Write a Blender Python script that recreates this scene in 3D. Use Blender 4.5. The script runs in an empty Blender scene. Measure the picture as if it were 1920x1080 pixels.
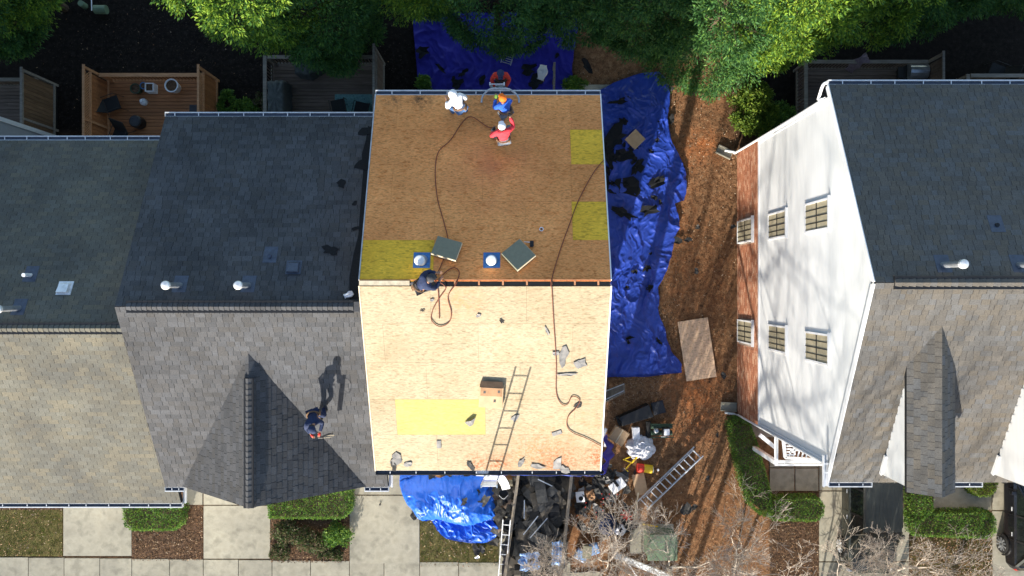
import bpy, math, random
import numpy as np
from mathutils import Vector, Matrix, Euler

# ------------------------------------------------------------------ camera, light, exposure
SC = bpy.context.scene
H, F = 27.35, 1280.0
cam_d = bpy.data.cameras.new('camera'); cam = bpy.data.objects.new('camera', cam_d)
SC.collection.objects.link(cam); SC.camera = cam
cam.location = (0, 0, H); cam.rotation_euler = (0, 0, 0)
cam_d.sensor_width = 36; cam_d.lens = 24; cam_d.clip_start = .1; cam_d.clip_end = 1500
ELEV, AZ = math.radians(16.8), math.radians(16.8)
w = bpy.data.worlds.new('World'); SC.world = w; w.use_nodes = True
nt = w.node_tree; sky = nt.nodes.new('ShaderNodeTexSky'); sky.sky_type = 'NISHITA'; sky.sun_disc = False
sky.sun_elevation = ELEV; sky.sun_rotation = math.radians(196); sky.air_density = 1.0; sky.dust_density = .8
nt.links.new(sky.outputs[0], nt.nodes['Background'].inputs[0]); nt.nodes['Background'].inputs[1].default_value = .135
sd = bpy.data.lights.new('sun', 'SUN'); sd.energy = 5.0; sd.angle = math.radians(.55); sd.color = (1, .93, .82)
sun = bpy.data.objects.new('sun', sd); SC.collection.objects.link(sun)
ldir = Vector((math.sin(AZ)*math.cos(ELEV), math.cos(AZ)*math.cos(ELEV), -math.sin(ELEV)))
sun.rotation_euler = ldir.to_track_quat('-Z', 'Y').to_euler(); sun.location = (-20, -60, 40)
SC.view_settings.view_transform = 'Standard'; SC.view_settings.look = 'None'
SC.view_settings.exposure = 1.2; SC.view_settings.gamma = 1; SC.view_settings.use_curve_mapping = False
SC.render.engine = 'CYCLES'; SC.cycles.max_bounces = 6; SC.cycles.use_denoising = True

random.seed(7); RN = np.random.RandomState(5)
C = SC.collection
def rr(a, b): return random.uniform(a, b)

# ------------------------------------------------------------------ numpy noise
def _h(ix, iy, s):
    n = (ix.astype(np.int64)*374761393 + iy.astype(np.int64)*668265263 + s*974711) & 0x7fffffff
    n = (n ^ (n >> 13)) * 1274126177 & 0x7fffffff
    return ((n ^ (n >> 16)) & 0xffff) / 65535.0
def vn(x, y, s=0):
    x = np.asarray(x, float); y = np.asarray(y, float)
    ix = np.floor(x); iy = np.floor(y); fx = x-ix; fy = y-iy
    fx = fx*fx*(3-2*fx); fy = fy*fy*(3-2*fy)
    return (_h(ix, iy, s)*(1-fx)+_h(ix+1, iy, s)*fx)*(1-fy)+(_h(ix, iy+1, s)*(1-fx)+_h(ix+1, iy+1, s)*fx)*fy
def fbm(x, y, s=0, o=4):
    t = 0; a = .5
    for i in range(o):
        t = t+a*vn(x*2**i, y*2**i, s+i*17); a *= .5
    return t/(1-.5**o)
def ridge(x, y, s=0, o=3):
    t = 0; a = .5
    for i in range(o):
        t = t+a*(1-np.abs(2*vn(x*2**i, y*2**i, s+i*13)-1)); a *= .5
    return t/(1-.5**o)

def crease(x, y, s=0, k=5.0):
    ix = np.floor(x); iy = np.floor(y); d1 = np.full(x.shape, 9.0); d2 = d1.copy()
    for i in (-1, 0, 1):
        for j in (-1, 0, 1):
            cx = ix+i; cy = iy+j; d = np.hypot(cx+_h(cx, cy, s)-x, cy+_h(cx, cy, s+31)-y)
            d2 = np.where(d < d1, d1, np.minimum(d2, d)); d1 = np.minimum(d1, d)
    e = np.clip(1-(d2-d1)*k*.35, 0, 1); return e**1.6
# ------------------------------------------------------------------ surfaces seen through the photo: height z = a + b*y
SURF = {'g': (0, 0), 'cb': (10.16, -.395), 'cf': (10.064, .40), 'bb': (9.223, -.4644), 'bf': (9.684, .4771),
        'ab': (8.254, -.4513), 'af': (9.255, .4595), 'Cb': (10.707, -.4406), 'Cf': (10.593, .4406), 'rear': (6.75, 0)}
def S(px, py, s='g', off=0.0):
    a, b = SURF[s] if isinstance(s, str) else (s, 0)
    v = (540-py)/F
    D = (H-a-off)/(1+b*v)
    return Vector(((px-960)/F*D, v*D, H-D))
def zs(s, y): a, b = SURF[s]; return a+b*y

# ------------------------------------------------------------------ materials
def _n(nt, t, **k):
    n = nt.nodes.new(t)
    for a, b in k.items(): setattr(n, a, b)
    return n
def rndnode(nt):
    L = nt.links
    oi = _n(nt, 'ShaderNodeObjectInfo'); ge = _n(nt, 'ShaderNodeNewGeometry')
    ad = _n(nt, 'ShaderNodeMath', operation='ADD'); fr = _n(nt, 'ShaderNodeMath', operation='FRACT')
    L.new(oi.outputs['Random'], ad.inputs[0]); L.new(ge.outputs['Random Per Island'], ad.inputs[1]); L.new(ad.outputs[0], fr.inputs[0])
    return fr.outputs[0], ge.outputs['Position']
def noise(nt, pos, scale, detail=4, rough=.55, stretch=(1, 1, 1)):
    mp = _n(nt, 'ShaderNodeMapping'); mp.inputs['Scale'].default_value = stretch
    nt.links.new(pos, mp.inputs[0]); n = _n(nt, 'ShaderNodeTexNoise')
    n.inputs['Scale'].default_value = scale; n.inputs['Detail'].default_value = detail; n.inputs['Roughness'].default_value = rough
    nt.links.new(mp.outputs[0], n.inputs['Vector']); return n.outputs[0]
def ramp(nt, fac, stops, const=False):
    r = _n(nt, 'ShaderNodeValToRGB'); e = r.color_ramp.elements
    if const: r.color_ramp.interpolation = 'CONSTANT'
    while len(e) > 1: e.remove(e[-1])
    e[0].position = stops[0][0]; e[0].color = (*stops[0][1], 1)
    for p, c in stops[1:]:
        x = e.new(p); x.color = (*c, 1)
    nt.links.new(fac, r.inputs[0]); return r.outputs[0]
def g3(v): return (v, v, v)
def mixc(nt, a, b, fac=1.0, mode='MULTIPLY'):
    m = _n(nt, 'ShaderNodeMix', data_type='RGBA', blend_type=mode)
    for sock, val in ((m.inputs[0], fac), (m.inputs[6], a), (m.inputs[7], b)):
        if isinstance(val, (int, float)): sock.default_value = val
        elif isinstance(val, tuple): sock.default_value = (*val, 1)
        else: nt.links.new(val, sock)
    return m.outputs[2]
MATS = {}
def mat(name, cols, rnd=0.0, scale=6, lo=.75, hi=1.2, rough=.8, metal=0, detail=4, stretch=(1, 1, 1), low=None, bump=0, bscale=40, spec=.4, sheen=0, tiles=False, emit=None):
    """cols: list of colours; tiles=True picks one per island/object, else a noise mixes them"""
    m = bpy.data.materials.new(name); m.use_nodes = True; nt = m.node_tree; b = nt.nodes['Principled BSDF']
    r, pos = rndnode(nt)
    if not isinstance(cols, list): cols = [cols]
    k = len(cols)
    if tiles: col = ramp(nt, r, [(i/k, c) for i, c in enumerate(cols)], const=True)
    elif k > 1:
        col = ramp(nt, noise(nt, pos, scale*.6, detail, .6, stretch), [(.34+.32*i/(k-1), c) for i, c in enumerate(cols)])
    else: col = ramp(nt, r, [(0, cols[0])])
    v = noise(nt, pos, scale, detail, .6, stretch)
    col = mixc(nt, col, ramp(nt, v, [(.3, g3(lo)), (.7, g3(hi))]))
    if low:
        col = mixc(nt, col, ramp(nt, noise(nt, pos, low[0], 3), [(.35, low[1]), (.65, low[2])]))
    if rnd: col = mixc(nt, col, ramp(nt, r, [(0, g3(1-rnd)), (1, g3(1+rnd))]))
    nt.links.new(col, b.inputs['Base Color'])
    b.inputs['Roughness'].default_value = rough; b.inputs['Metallic'].default_value = metal; b.inputs['Specular IOR Level'].default_value = spec
    if bump:
        bp = _n(nt, 'ShaderNodeBump'); bp.inputs['Strength'].default_value = bump; bp.inputs['Distance'].default_value = .02
        nt.links.new(noise(nt, pos, bscale, 4), bp.inputs['Height']); nt.links.new(bp.outputs[0], b.inputs['Normal'])
    MATS[name] = m; return m

M = {}
def shing(name, base, var, warm=0, **k):
    cols = []
    for i in range(9):
        f = 1+var*rr(-1, 1); t = warm*rr(-1, 1)
        cols.append((base[0]*f*(1+t), base[1]*f*(1+t*.2), base[2]*f*(1-t)))
    return mat(name, cols, tiles=True, scale=30, lo=.78, hi=1.18, rough=.95, spec=.2, **k)
M['shA'] = shing('weathered_tan_shingle', (.134, .129, .108), .12, .05, low=(.55, (.78, .78, .80), (1.12, 1.1, 1.05)))
M['shB'] = shing('charcoal_shingle', (.077, .077, .079), .17, .04, low=(.7, g3(.84), g3(1.12)))
M['shC'] = shing('mixed_grey_brown_shingle', (.122, .114, .103), .14, .09, low=(.8, g3(.92), g3(1.06)))
M['felt'] = mat('black_felt', (.013, .014, .016), scale=20, rough=.9, spec=.2)
M['scrap'] = mat('torn_shingle', [(.06, .06, .058), (.035, .035, .036), (.095, .09, .08)], rnd=.35, scale=9, rough=.95, spec=.15)
M['load'] = mat('old_dark_shingle', [(.042, .044, .046), (.055, .056, .056)], rnd=.25, scale=9, rough=.95, spec=.15)
M['loadd'] = mat('black_shingle_back', (.02, .021, .023), rnd=.2, scale=9, rough=.9)
M['loadb'] = mat('brown_shingle', (.085, .075, .062), rnd=.2, scale=9, rough=.95)
M['scraplight'] = mat('grey_underlayment', [(.16, .16, .16), (.24, .23, .22)], rnd=.2, scale=9, rough=.9)
M['osb_front'] = mat('fresh_plywood', [(.35, .292, .195), (.395, .335, .235), (.305, .245, .158)], scale=9, lo=.88, hi=1.08, stretch=(1, 3.2, 2), rnd=.04, rough=.85, spec=.2, low=(.7, (.94, .9, .84), (1.05, 1.05, 1.03)))
M['osb_back'] = mat('weathered_plywood', [(.72, .285, .09), (.82, .36, .13), (.62, .22, .065)], scale=10, lo=.86, hi=1.14, stretch=(1, 3.2, 2), rnd=.05, rough=.9, spec=.15, low=(.6, (.86, .80, .74), (1.1, 1.08, 1.04)))
M['osb_yel'] = mat('yellow_plywood', [(.38, .335, .11), (.42, .37, .135)], scale=8, lo=.9, hi=1.08, stretch=(1, 3, 2), rough=.85, low=(.9, (.95, .94, .9), (1.03, 1.03, 1)))
M['osb_olive'] = mat('olive_yellow_plywood', [(.78, .45, .035), (.84, .50, .045)], scale=10, lo=.78, hi=1.14, stretch=(1, 3, 2), rough=.85, low=(.9, (.86, .82, .7), (1.05, 1.05, 1)))
def add_flakes(m, dark, amt=.5, sc=1.0, stains_tints=()):
    nt = m.node_tree; b = nt.nodes['Principled BSDF']; src = b.inputs['Base Color'].links[0].from_socket
    ge = _n(nt, 'ShaderNodeNewGeometry'); mp = _n(nt, 'ShaderNodeMapping'); mp.inputs['Scale'].default_value = (7*sc, 22*sc, 9*sc)
    nz = noise(nt, ge.outputs['Position'], 3, 3)
    nt.links.new(ge.outputs['Position'], mp.inputs[0])
    v = _n(nt, 'ShaderNodeTexVoronoi'); v.feature = 'F1'; v.inputs['Scale'].default_value = 1.6; v.inputs['Randomness'].default_value = 1
    nt.links.new(mp.outputs[0], v.inputs['Vector'])
    hs = _n(nt, 'ShaderNodeSeparateColor'); nt.links.new(v.outputs['Color'], hs.inputs[0])
    f1 = ramp(nt, hs.outputs[0], [(0, g3(1)), (.80, g3(1)), (.9, g3(1-amt)), (1, g3(1-amt*1.3 if amt < .7 else .1))])
    f2 = ramp(nt, hs.outputs[1], [(0, g3(.93)), (1, g3(1.07))])
    c = mixc(nt, mixc(nt, src, f1, .8), f2)
    for (x, y, z, rad, colr, st, nsc) in stains_tints:
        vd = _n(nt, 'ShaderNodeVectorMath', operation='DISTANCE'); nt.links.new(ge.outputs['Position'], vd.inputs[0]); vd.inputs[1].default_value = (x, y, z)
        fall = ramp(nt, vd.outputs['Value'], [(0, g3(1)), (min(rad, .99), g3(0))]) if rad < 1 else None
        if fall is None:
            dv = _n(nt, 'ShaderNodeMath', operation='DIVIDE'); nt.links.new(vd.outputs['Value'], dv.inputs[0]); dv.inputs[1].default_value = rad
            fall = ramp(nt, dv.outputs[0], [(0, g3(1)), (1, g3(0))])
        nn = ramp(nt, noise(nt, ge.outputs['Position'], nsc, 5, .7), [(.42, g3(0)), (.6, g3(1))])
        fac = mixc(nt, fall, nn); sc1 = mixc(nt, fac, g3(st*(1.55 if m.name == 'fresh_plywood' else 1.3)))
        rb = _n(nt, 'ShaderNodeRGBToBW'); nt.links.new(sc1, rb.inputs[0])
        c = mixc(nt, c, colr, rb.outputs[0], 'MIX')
    nt.links.new(c, b.inputs['Base Color'])
def stain_tint(px, py, s, r, colr, st, nsc=9): p = S(px, py, s); return (p.x, p.y, p.z, r, colr, st, nsc)
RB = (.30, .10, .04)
add_flakes(M['osb_front'], 0, .24, 1.3, [stain_tint(1120, 858, 'cf', .65, RB, .8, 14), stain_tint(935, 870, 'cf', .55, RB, .8, 14), stain_tint(893, 868, 'cf', .5, RB, .7, 14),
    stain_tint(1010, 850, 'cf', 1.3, (.38, .16, .06), .55, 12), stain_tint(1095, 800, 'cf', 1.4, (.42, .24, .11), .3, 5), stain_tint(1050, 868, 'cf', .9, RB, .7, 16),
    stain_tint(865, 565, 'cf', .75, (.55, .25, .12), .55, 6), stain_tint(1080, 720, 'cf', 1.6, (.36, .24, .14), .2, 3)])
add_flakes(M['osb_back'], 0, .30, 1.6, [stain_tint(930, 315, 'cb', 1.6, (.5, .17, .08), .38, 1.3), stain_tint(790, 186, 'cb', .45, (.09, .05, .03), .9, 9), stain_tint(738, 186, 'cb', .4, (.12, .07, .04), .7, 9),  # first entry: broad soft reddish patch in the middle of the back slope
    stain_tint(900, 185, 'cb', 1.4, (.2, .11, .05), .35, 8)])
add_flakes(M['osb_yel'], 0, .12); add_flakes(M['osb_olive'], 0, .3)
M['rawwood'] = mat('raw_rafter_wood', (.55, .25, .12), scale=12, rough=.8)
M['bright'] = mat('pale_trim_board', (.66, .55, .38), scale=8, rough=.7)
M['white'] = mat('white_painted_metal', (.74, .75, .76), scale=4, lo=.93, hi=1.04, rough=.4)
M['whitegrime'] = mat('white_gutter', (.62, .64, .66), scale=5, lo=.8, hi=1.1, rough=.45)
M['siding'] = mat('white_siding', (.64, .65, .65), scale=3, lo=.95, hi=1.03, rough=.55, stretch=(1, .3, 4))
M['greysiding'] = mat('grey_siding', (.30, .31, .33), scale=3, lo=.92, hi=1.05, rough=.6)
M['brick'] = mat('red_brick', [(.36, .15, .08), (.42, .19, .11), (.28, .11, .06), (.48, .27, .17), (.33, .13, .07)], tiles=True, scale=25, rough=.9, spec=.2)
M['mortar'] = mat('mortar', (.42, .33, .26), scale=20, rough=.95)
M['pane'] = mat('beige_blind_behind_glass', (.36, .32, .22), scale=3, lo=.8, hi=1.15, rough=.5, spec=.2)
M['dark'] = mat('dark_bronze_frame', (.03, .028, .025), rough=.5)
M['black'] = mat('black_plastic', (.014, .014, .015), scale=8, rough=.45)
M['blackcloth'] = mat('black_mesh_fabric', (.016, .017, .019), scale=20, rough=.85)
M['conc'] = mat('concrete', [(.285, .265, .21), (.33, .31, .25), (.24, .225, .18)], scale=3.5, lo=.9, hi=1.08, rnd=.07, rough=.92, spec=.2, low=(.45, (.82, .82, .82), (1.08, 1.07, 1.04)), bump=.15, bscale=60)
M['asphalt'] = mat('asphalt', (.05, .05, .05), scale=20, rough=.95)
M['grass'] = mat('lawn_soil', [(.15, .14, .05), (.21, .165, .07), (.11, .115, .035)], scale=5, rough=1, spec=.1, bump=.5, bscale=50)
M['blade'] = mat('grass_blade', [(.12, .15, .03), (.20, .17, .06), (.28, .22, .11), (.08, .12, .02)], tiles=True, scale=3, rough=.9, spec=.1)
M['mulch'] = mat('mulch', [(.095, .058, .036), (.14, .085, .055), (.055, .036, .024)], scale=12, rough=1, spec=.1, bump=.8, bscale=35)
M['leaflit'] = mat('fallen_leaf', [(.24, .14, .075), (.32, .22, .13), (.17, .09, .045), (.10, .06, .035), (.38, .29, .20)], tiles=True, rough=.9, spec=.1)
M['chip'] = mat('wood_chip', [(.11, .062, .034), (.16, .09, .05), (.06, .036, .022), (.20, .125, .07), (.09, .055, .034)], tiles=True, rough=.95, spec=.1)
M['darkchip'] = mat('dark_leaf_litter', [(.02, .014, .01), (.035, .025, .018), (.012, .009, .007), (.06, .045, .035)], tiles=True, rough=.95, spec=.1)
M['deckred'] = mat('redwood_stained_board', [(.30, .115, .042), (.36, .145, .055)], scale=7, lo=.8, hi=1.12, rnd=.12, stretch=(.3, 3, 3), rough=.7)
M['deckrail'] = mat('redwood_rail_board', [(.46, .22, .10), (.52, .26, .13)], scale=7, rnd=.08, stretch=(.4, 3, 3), rough=.7)
M['deckgrey'] = mat('weathered_grey_board', [(.13, .095, .075), (.17, .125, .10)], scale=7, lo=.75, hi=1.15, rnd=.2, stretch=(.3, 3, 3), rough=.85)
M['railgrey'] = mat('weathered_grey_rail', [(.22, .19, .16), (.27, .24, .20)], scale=7, rnd=.12, stretch=(.4, 3, 3), rough=.85)
M['deckbrown'] = mat('brown_weathered_picket', [(.15, .085, .045), (.20, .12, .065)], scale=7, rnd=.18, stretch=(3, 3, .4), rough=.85)
M['tarp'] = mat('blue_tarp', [(.013, .040, .28), (.018, .052, .34)], scale=2, lo=.82, hi=1.15, rough=.42, spec=.45, bump=.35, bscale=9)
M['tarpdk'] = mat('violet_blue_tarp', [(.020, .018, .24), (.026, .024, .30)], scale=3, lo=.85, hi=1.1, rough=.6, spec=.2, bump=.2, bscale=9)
M['tarpbr'] = mat('bright_blue_tarp', [(.010, .095, .52), (.013, .12, .60)], scale=3, lo=.9, hi=1.1, rough=.42, spec=.4, bump=.3, bscale=10)
M['card'] = mat('cardboard', [(.43, .29, .17), (.48, .33, .20)], scale=5, lo=.85, hi=1.08, rough=.85)
M['cardin'] = mat('cardboard_inside', (.30, .17, .09), scale=5, rough=.85)
M['wrap'] = mat('grey_green_shingle_bundle_wrap', (.20, .195, .135), scale=12, lo=.9, hi=1.08, rough=.6)
M['foam'] = mat('white_foam', (.78, .79, .82), scale=5, lo=.95, hi=1.03, rough=.7)
M['clearbag'] = mat('crumpled_white_plastic', (.66, .66, .70), scale=9, lo=.8, hi=1.2, rough=.25, bump=.8, bscale=25)
M['alu'] = mat('aluminium', (.72, .74, .76), scale=6, rough=.35, metal=.3)
M['flash'] = mat('dark_flashing', (.06, .075, .11), scale=9, rough=.5)
M['alud'] = mat('dull_aluminium', (.42, .44, .47), scale=6, rough=.5, metal=.4)
M['galv'] = mat('galvanised_steel', (.45, .48, .52), scale=6, rough=.35, metal=.7)
M['lead'] = mat('blue_painted_flashing', (.045, .17, .42), scale=14, lo=.6, hi=1.2, rough=.5)
M['hose'] = mat('red_brown_air_hose', (.16, .04, .02), scale=8, rough=.5)
M['yellow'] = mat('yellow_plastic', (.75, .50, .02), scale=4, rough=.45)
M['red'] = mat('red_plastic', (.60, .035, .02), scale=4, rough=.45)
M['orange'] = mat('orange_fabric', (.85, .16, .01), scale=6, rough=.7)
M['green'] = mat('dark_green_metal', (.03, .06, .035), scale=6, rough=.45)
M['xform'] = mat('green_utility_enclosure', (.13, .19, .12), scale=3, rough=.5)
M['dumpster'] = mat('rusty_dark_dumpster_steel', [(.035, .032, .03), (.06, .05, .042)], scale=5, rough=.7)
M['rim'] = mat('worn_dumpster_rim', [(.22, .18, .13), (.16, .14, .12)], scale=5, rough=.7)
M['bark'] = mat('pale_grey_bark', [(.36, .30, .25), (.50, .44, .37), (.27, .22, .18)], scale=5, rough=.9, spec=.15)
M['bark2'] = mat('grey_bark', (.16, .13, .11), scale=6, rough=.9)
M['trunk'] = mat('brown_bark', (.10, .07, .05), scale=9, rough=.95, spec=.1, bump=.6)
def leafmat(name, cols): 
    m = mat(name, cols, tiles=True, scale=2, lo=.8, hi=1.2, rough=.6, spec=.25); b = m.node_tree.nodes['Principled BSDF']
    nt = m.node_tree; out = nt.nodes['Material Output']; tr = _n(nt, 'ShaderNodeBsdfTranslucent'); mx = _n(nt, 'ShaderNodeMixShader')
    nt.links.new(b.inputs['Base Color'].links[0].from_socket, tr.inputs[0]); mx.inputs[0].default_value = .25
    nt.links.new(b.outputs[0], mx.inputs[1]); nt.links.new(tr.outputs[0], mx.inputs[2]); nt.links.new(mx.outputs[0], out.inputs[0]); return m
M['ever'] = leafmat('evergreen_frond', [(.045, .13, .035), (.065, .165, .045), (.085, .20, .045), (.028, .085, .028), (.12, .23, .04), (.07, .16, .05)])
M['everlime'] = leafmat('lime_evergreen_frond', [(.15, .27, .03), (.21, .34, .035), (.09, .19, .03), (.27, .38, .04), (.06, .15, .035)])
M['box'] = leafmat('boxwood_leaf', [(.09, .19, .03), (.13, .24, .035), (.06, .14, .03), (.20, .31, .04), (.10, .20, .05)])
M['boxlime'] = leafmat('lime_shrub_leaf', [(.10, .17, .02), (.15, .22, .025), (.07, .13, .02), (.19, .25, .03)])
M['shrub'] = leafmat('mixed_shrub_leaf', [(.06, .10, .03), (.10, .12, .04), (.14, .11, .07), (.04, .08, .02), (.18, .14, .09)])
M['denim'] = mat('blue_denim', (.06, .13, .28), scale=12, bump=.9, bscale=13, rough=.9)
M['greyp'] = mat('grey_trousers', (.17, .19, .22), scale=12, bump=.9, bscale=13, rough=.9)
M['navy'] = mat('navy_fabric', (.016, .028, .075), scale=12, bump=.9, bscale=13, rough=.9)
M['whitec'] = mat('white_hoodie_fabric', (.80, .80, .82), scale=12, lo=.9, hi=1.05, bump=.9, bscale=13, rough=.9)
M['bluec'] = mat('royal_blue_jacket_fabric', (.02, .10, .50), scale=12, bump=.9, bscale=13, rough=.8)
M['redc'] = mat('red_sweater_fabric', (.50, .035, .02), scale=12, bump=.9, bscale=13, rough=.9)
M['redp'] = mat('pinkish_red_jacket_fabric', (.70, .045, .06), scale=12, bump=.9, bscale=13, rough=.9)
M['greyd'] = mat('dark_grey_fabric', (.045, .047, .055), scale=12, bump=.9, bscale=13, rough=.9)
M['skin'] = mat('skin', (.34, .18, .11), scale=6, rough=.6)
M['hiviz'] = mat('lime_glove', (.45, .75, .10), rough=.7)
M['teal'] = mat('patterned_teal_rug', [(.10, .24, .25), (.16, .33, .33), (.08, .18, .20)], scale=14, rough=.9)
M['lilac'] = mat('mauve_towel', (.26, .20, .23), scale=12, rough=.95)
M['car'] = mat('dark_olive_grey_car_paint', (.028, .031, .026), scale=2, lo=.95, hi=1.05, rough=.22, spec=.7)
M['car2'] = mat('black_car_paint', (.010, .010, .012), scale=2, lo=.95, hi=1.05, rough=.18, spec=.7)
M['glass'] = mat('dark_car_glass', (.010, .013, .013), rough=.07, spec=.45)
M['tyre'] = mat('rubber', (.018, .018, .018), rough=.9)
M['cargrey'] = mat('dark_ribbed_roof_paint', (.032, .035, .031), scale=2, rough=.5)

# ground material: mulch / straw / clay by vertex attributes
def ground_mat():
    m = bpy.data.materials.new('bare_earth'); m.use_nodes = True; nt = m.node_tree; b = nt.nodes['Principled BSDF']
    _, pos = rndnode(nt)
    base = ramp(nt, noise(nt, pos, 5, 8, .7), [(.30, (.075, .043, .025)), (.45, (.165, .092, .048)), (.56, (.25, .14, .072)), (.70, (.33, .215, .12))])
    fine = ramp(nt, noise(nt, pos, 32, 4, .7), [(.32, g3(.45)), (.5, g3(1)), (.7, g3(1.45))])
    base = mixc(nt, base, fine)
    clay = mixc(nt, ramp(nt, noise(nt, pos, 7, 6, .65), [(.35, (.30, .095, .03)), (.6, (.48, .19, .075))]), ramp(nt, noise(nt, pos, 30, 3), [(.3, g3(.8)), (.7, g3(1.15))]))
    at = _n(nt, 'ShaderNodeAttribute', attribute_name='clay'); sub = ramp(nt, noise(nt, pos, 3.2, 6, .7), [(.3, g3(-.0)), (.7, g3(1))])
    ml = mixc(nt, at.outputs['Color'], sub, 1.0, 'MULTIPLY'); bw = _n(nt, 'ShaderNodeRGBToBW'); nt.links.new(ml, bw.inputs[0])
    col = mixc(nt, base, clay, bw.outputs[0], 'MIX')
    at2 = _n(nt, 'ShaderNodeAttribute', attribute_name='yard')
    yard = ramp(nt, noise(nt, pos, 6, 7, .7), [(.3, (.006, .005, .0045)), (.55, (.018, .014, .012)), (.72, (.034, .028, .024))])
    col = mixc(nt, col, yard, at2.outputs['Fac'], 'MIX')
    nt.links.new(col, b.inputs['Base Color']); b.inputs['Roughness'].default_value = 1; b.inputs['Specular IOR Level'].default_value = .1
    bp = _n(nt, 'ShaderNodeBump'); bp.inputs['Strength'].default_value = .9; bp.inputs['Distance'].default_value = .05
    nt.links.new(noise(nt, pos, 14, 8, .75), bp.inputs['Height']); nt.links.new(bp.outputs[0], b.inputs['Normal']); return m
M['ground'] = ground_mat()

# ------------------------------------------------------------------ object helpers
def tagp(o, label=None, cat=None, group=None, kind=None):
    if label: o['label'] = label
    if cat: o['category'] = cat
    if group: o['group'] = group
    if kind: o['kind'] = kind
    return o
def setpar(o, p):
    if p is not None:
        o.parent = p; o.matrix_parent_inverse = Matrix.Translation(-WL(p))
def WL(o):
    return Vector(o['_wl']) if '_wl' in o else Vector((0, 0, 0))
def thing(name, label, cat, loc=(0, 0, 0), group=None, kind=None):
    o = bpy.data.objects.new(name, None); o.empty_display_size = .2; C.objects.link(o); o.location = loc; WLs[o.name] = Vector(loc)
    return tagp(o, label, cat, group, kind)
WLs = {}
def WL(o): return WLs.get(o.name, Vector((0, 0, 0)))
def link(name, me, parent=None, mw=None):
    o = bpy.data.objects.new(name, me); C.objects.link(o)
    if mw is not None: o.matrix_local = mw
    if parent is not None:
        o.parent = parent; o.matrix_parent_inverse = Matrix.Translation(-WL(parent))
    return o
def meshnp(name, V, Fc, mt, smooth=False, attrs=None):
    me = bpy.data.meshes.new(name); V = np.asarray(V, np.float32); Fc = np.asarray(Fc, np.int32)
    n, k = Fc.shape; me.vertices.add(len(V)); me.vertices.foreach_set('co', V.ravel())
    me.loops.add(n*k); me.loops.foreach_set('vertex_index', Fc.ravel())
    me.polygons.add(n); me.polygons.foreach_set('loop_start', np.arange(0, n*k, k, dtype=np.int32))
    try: me.polygons.foreach_set('loop_total', np.full(n, k, np.int32))
    except Exception: pass
    me.polygons.foreach_set('use_smooth', np.full(n, bool(smooth)))
    me.update(calc_edges=True); me.validate()
    if mt: me.materials.append(mt)
    if attrs:
        for a, vals in attrs.items():
            at = me.attributes.new(a, 'FLOAT', 'POINT'); at.data.foreach_set('value', np.asarray(vals, np.float32))
    return me
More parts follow.
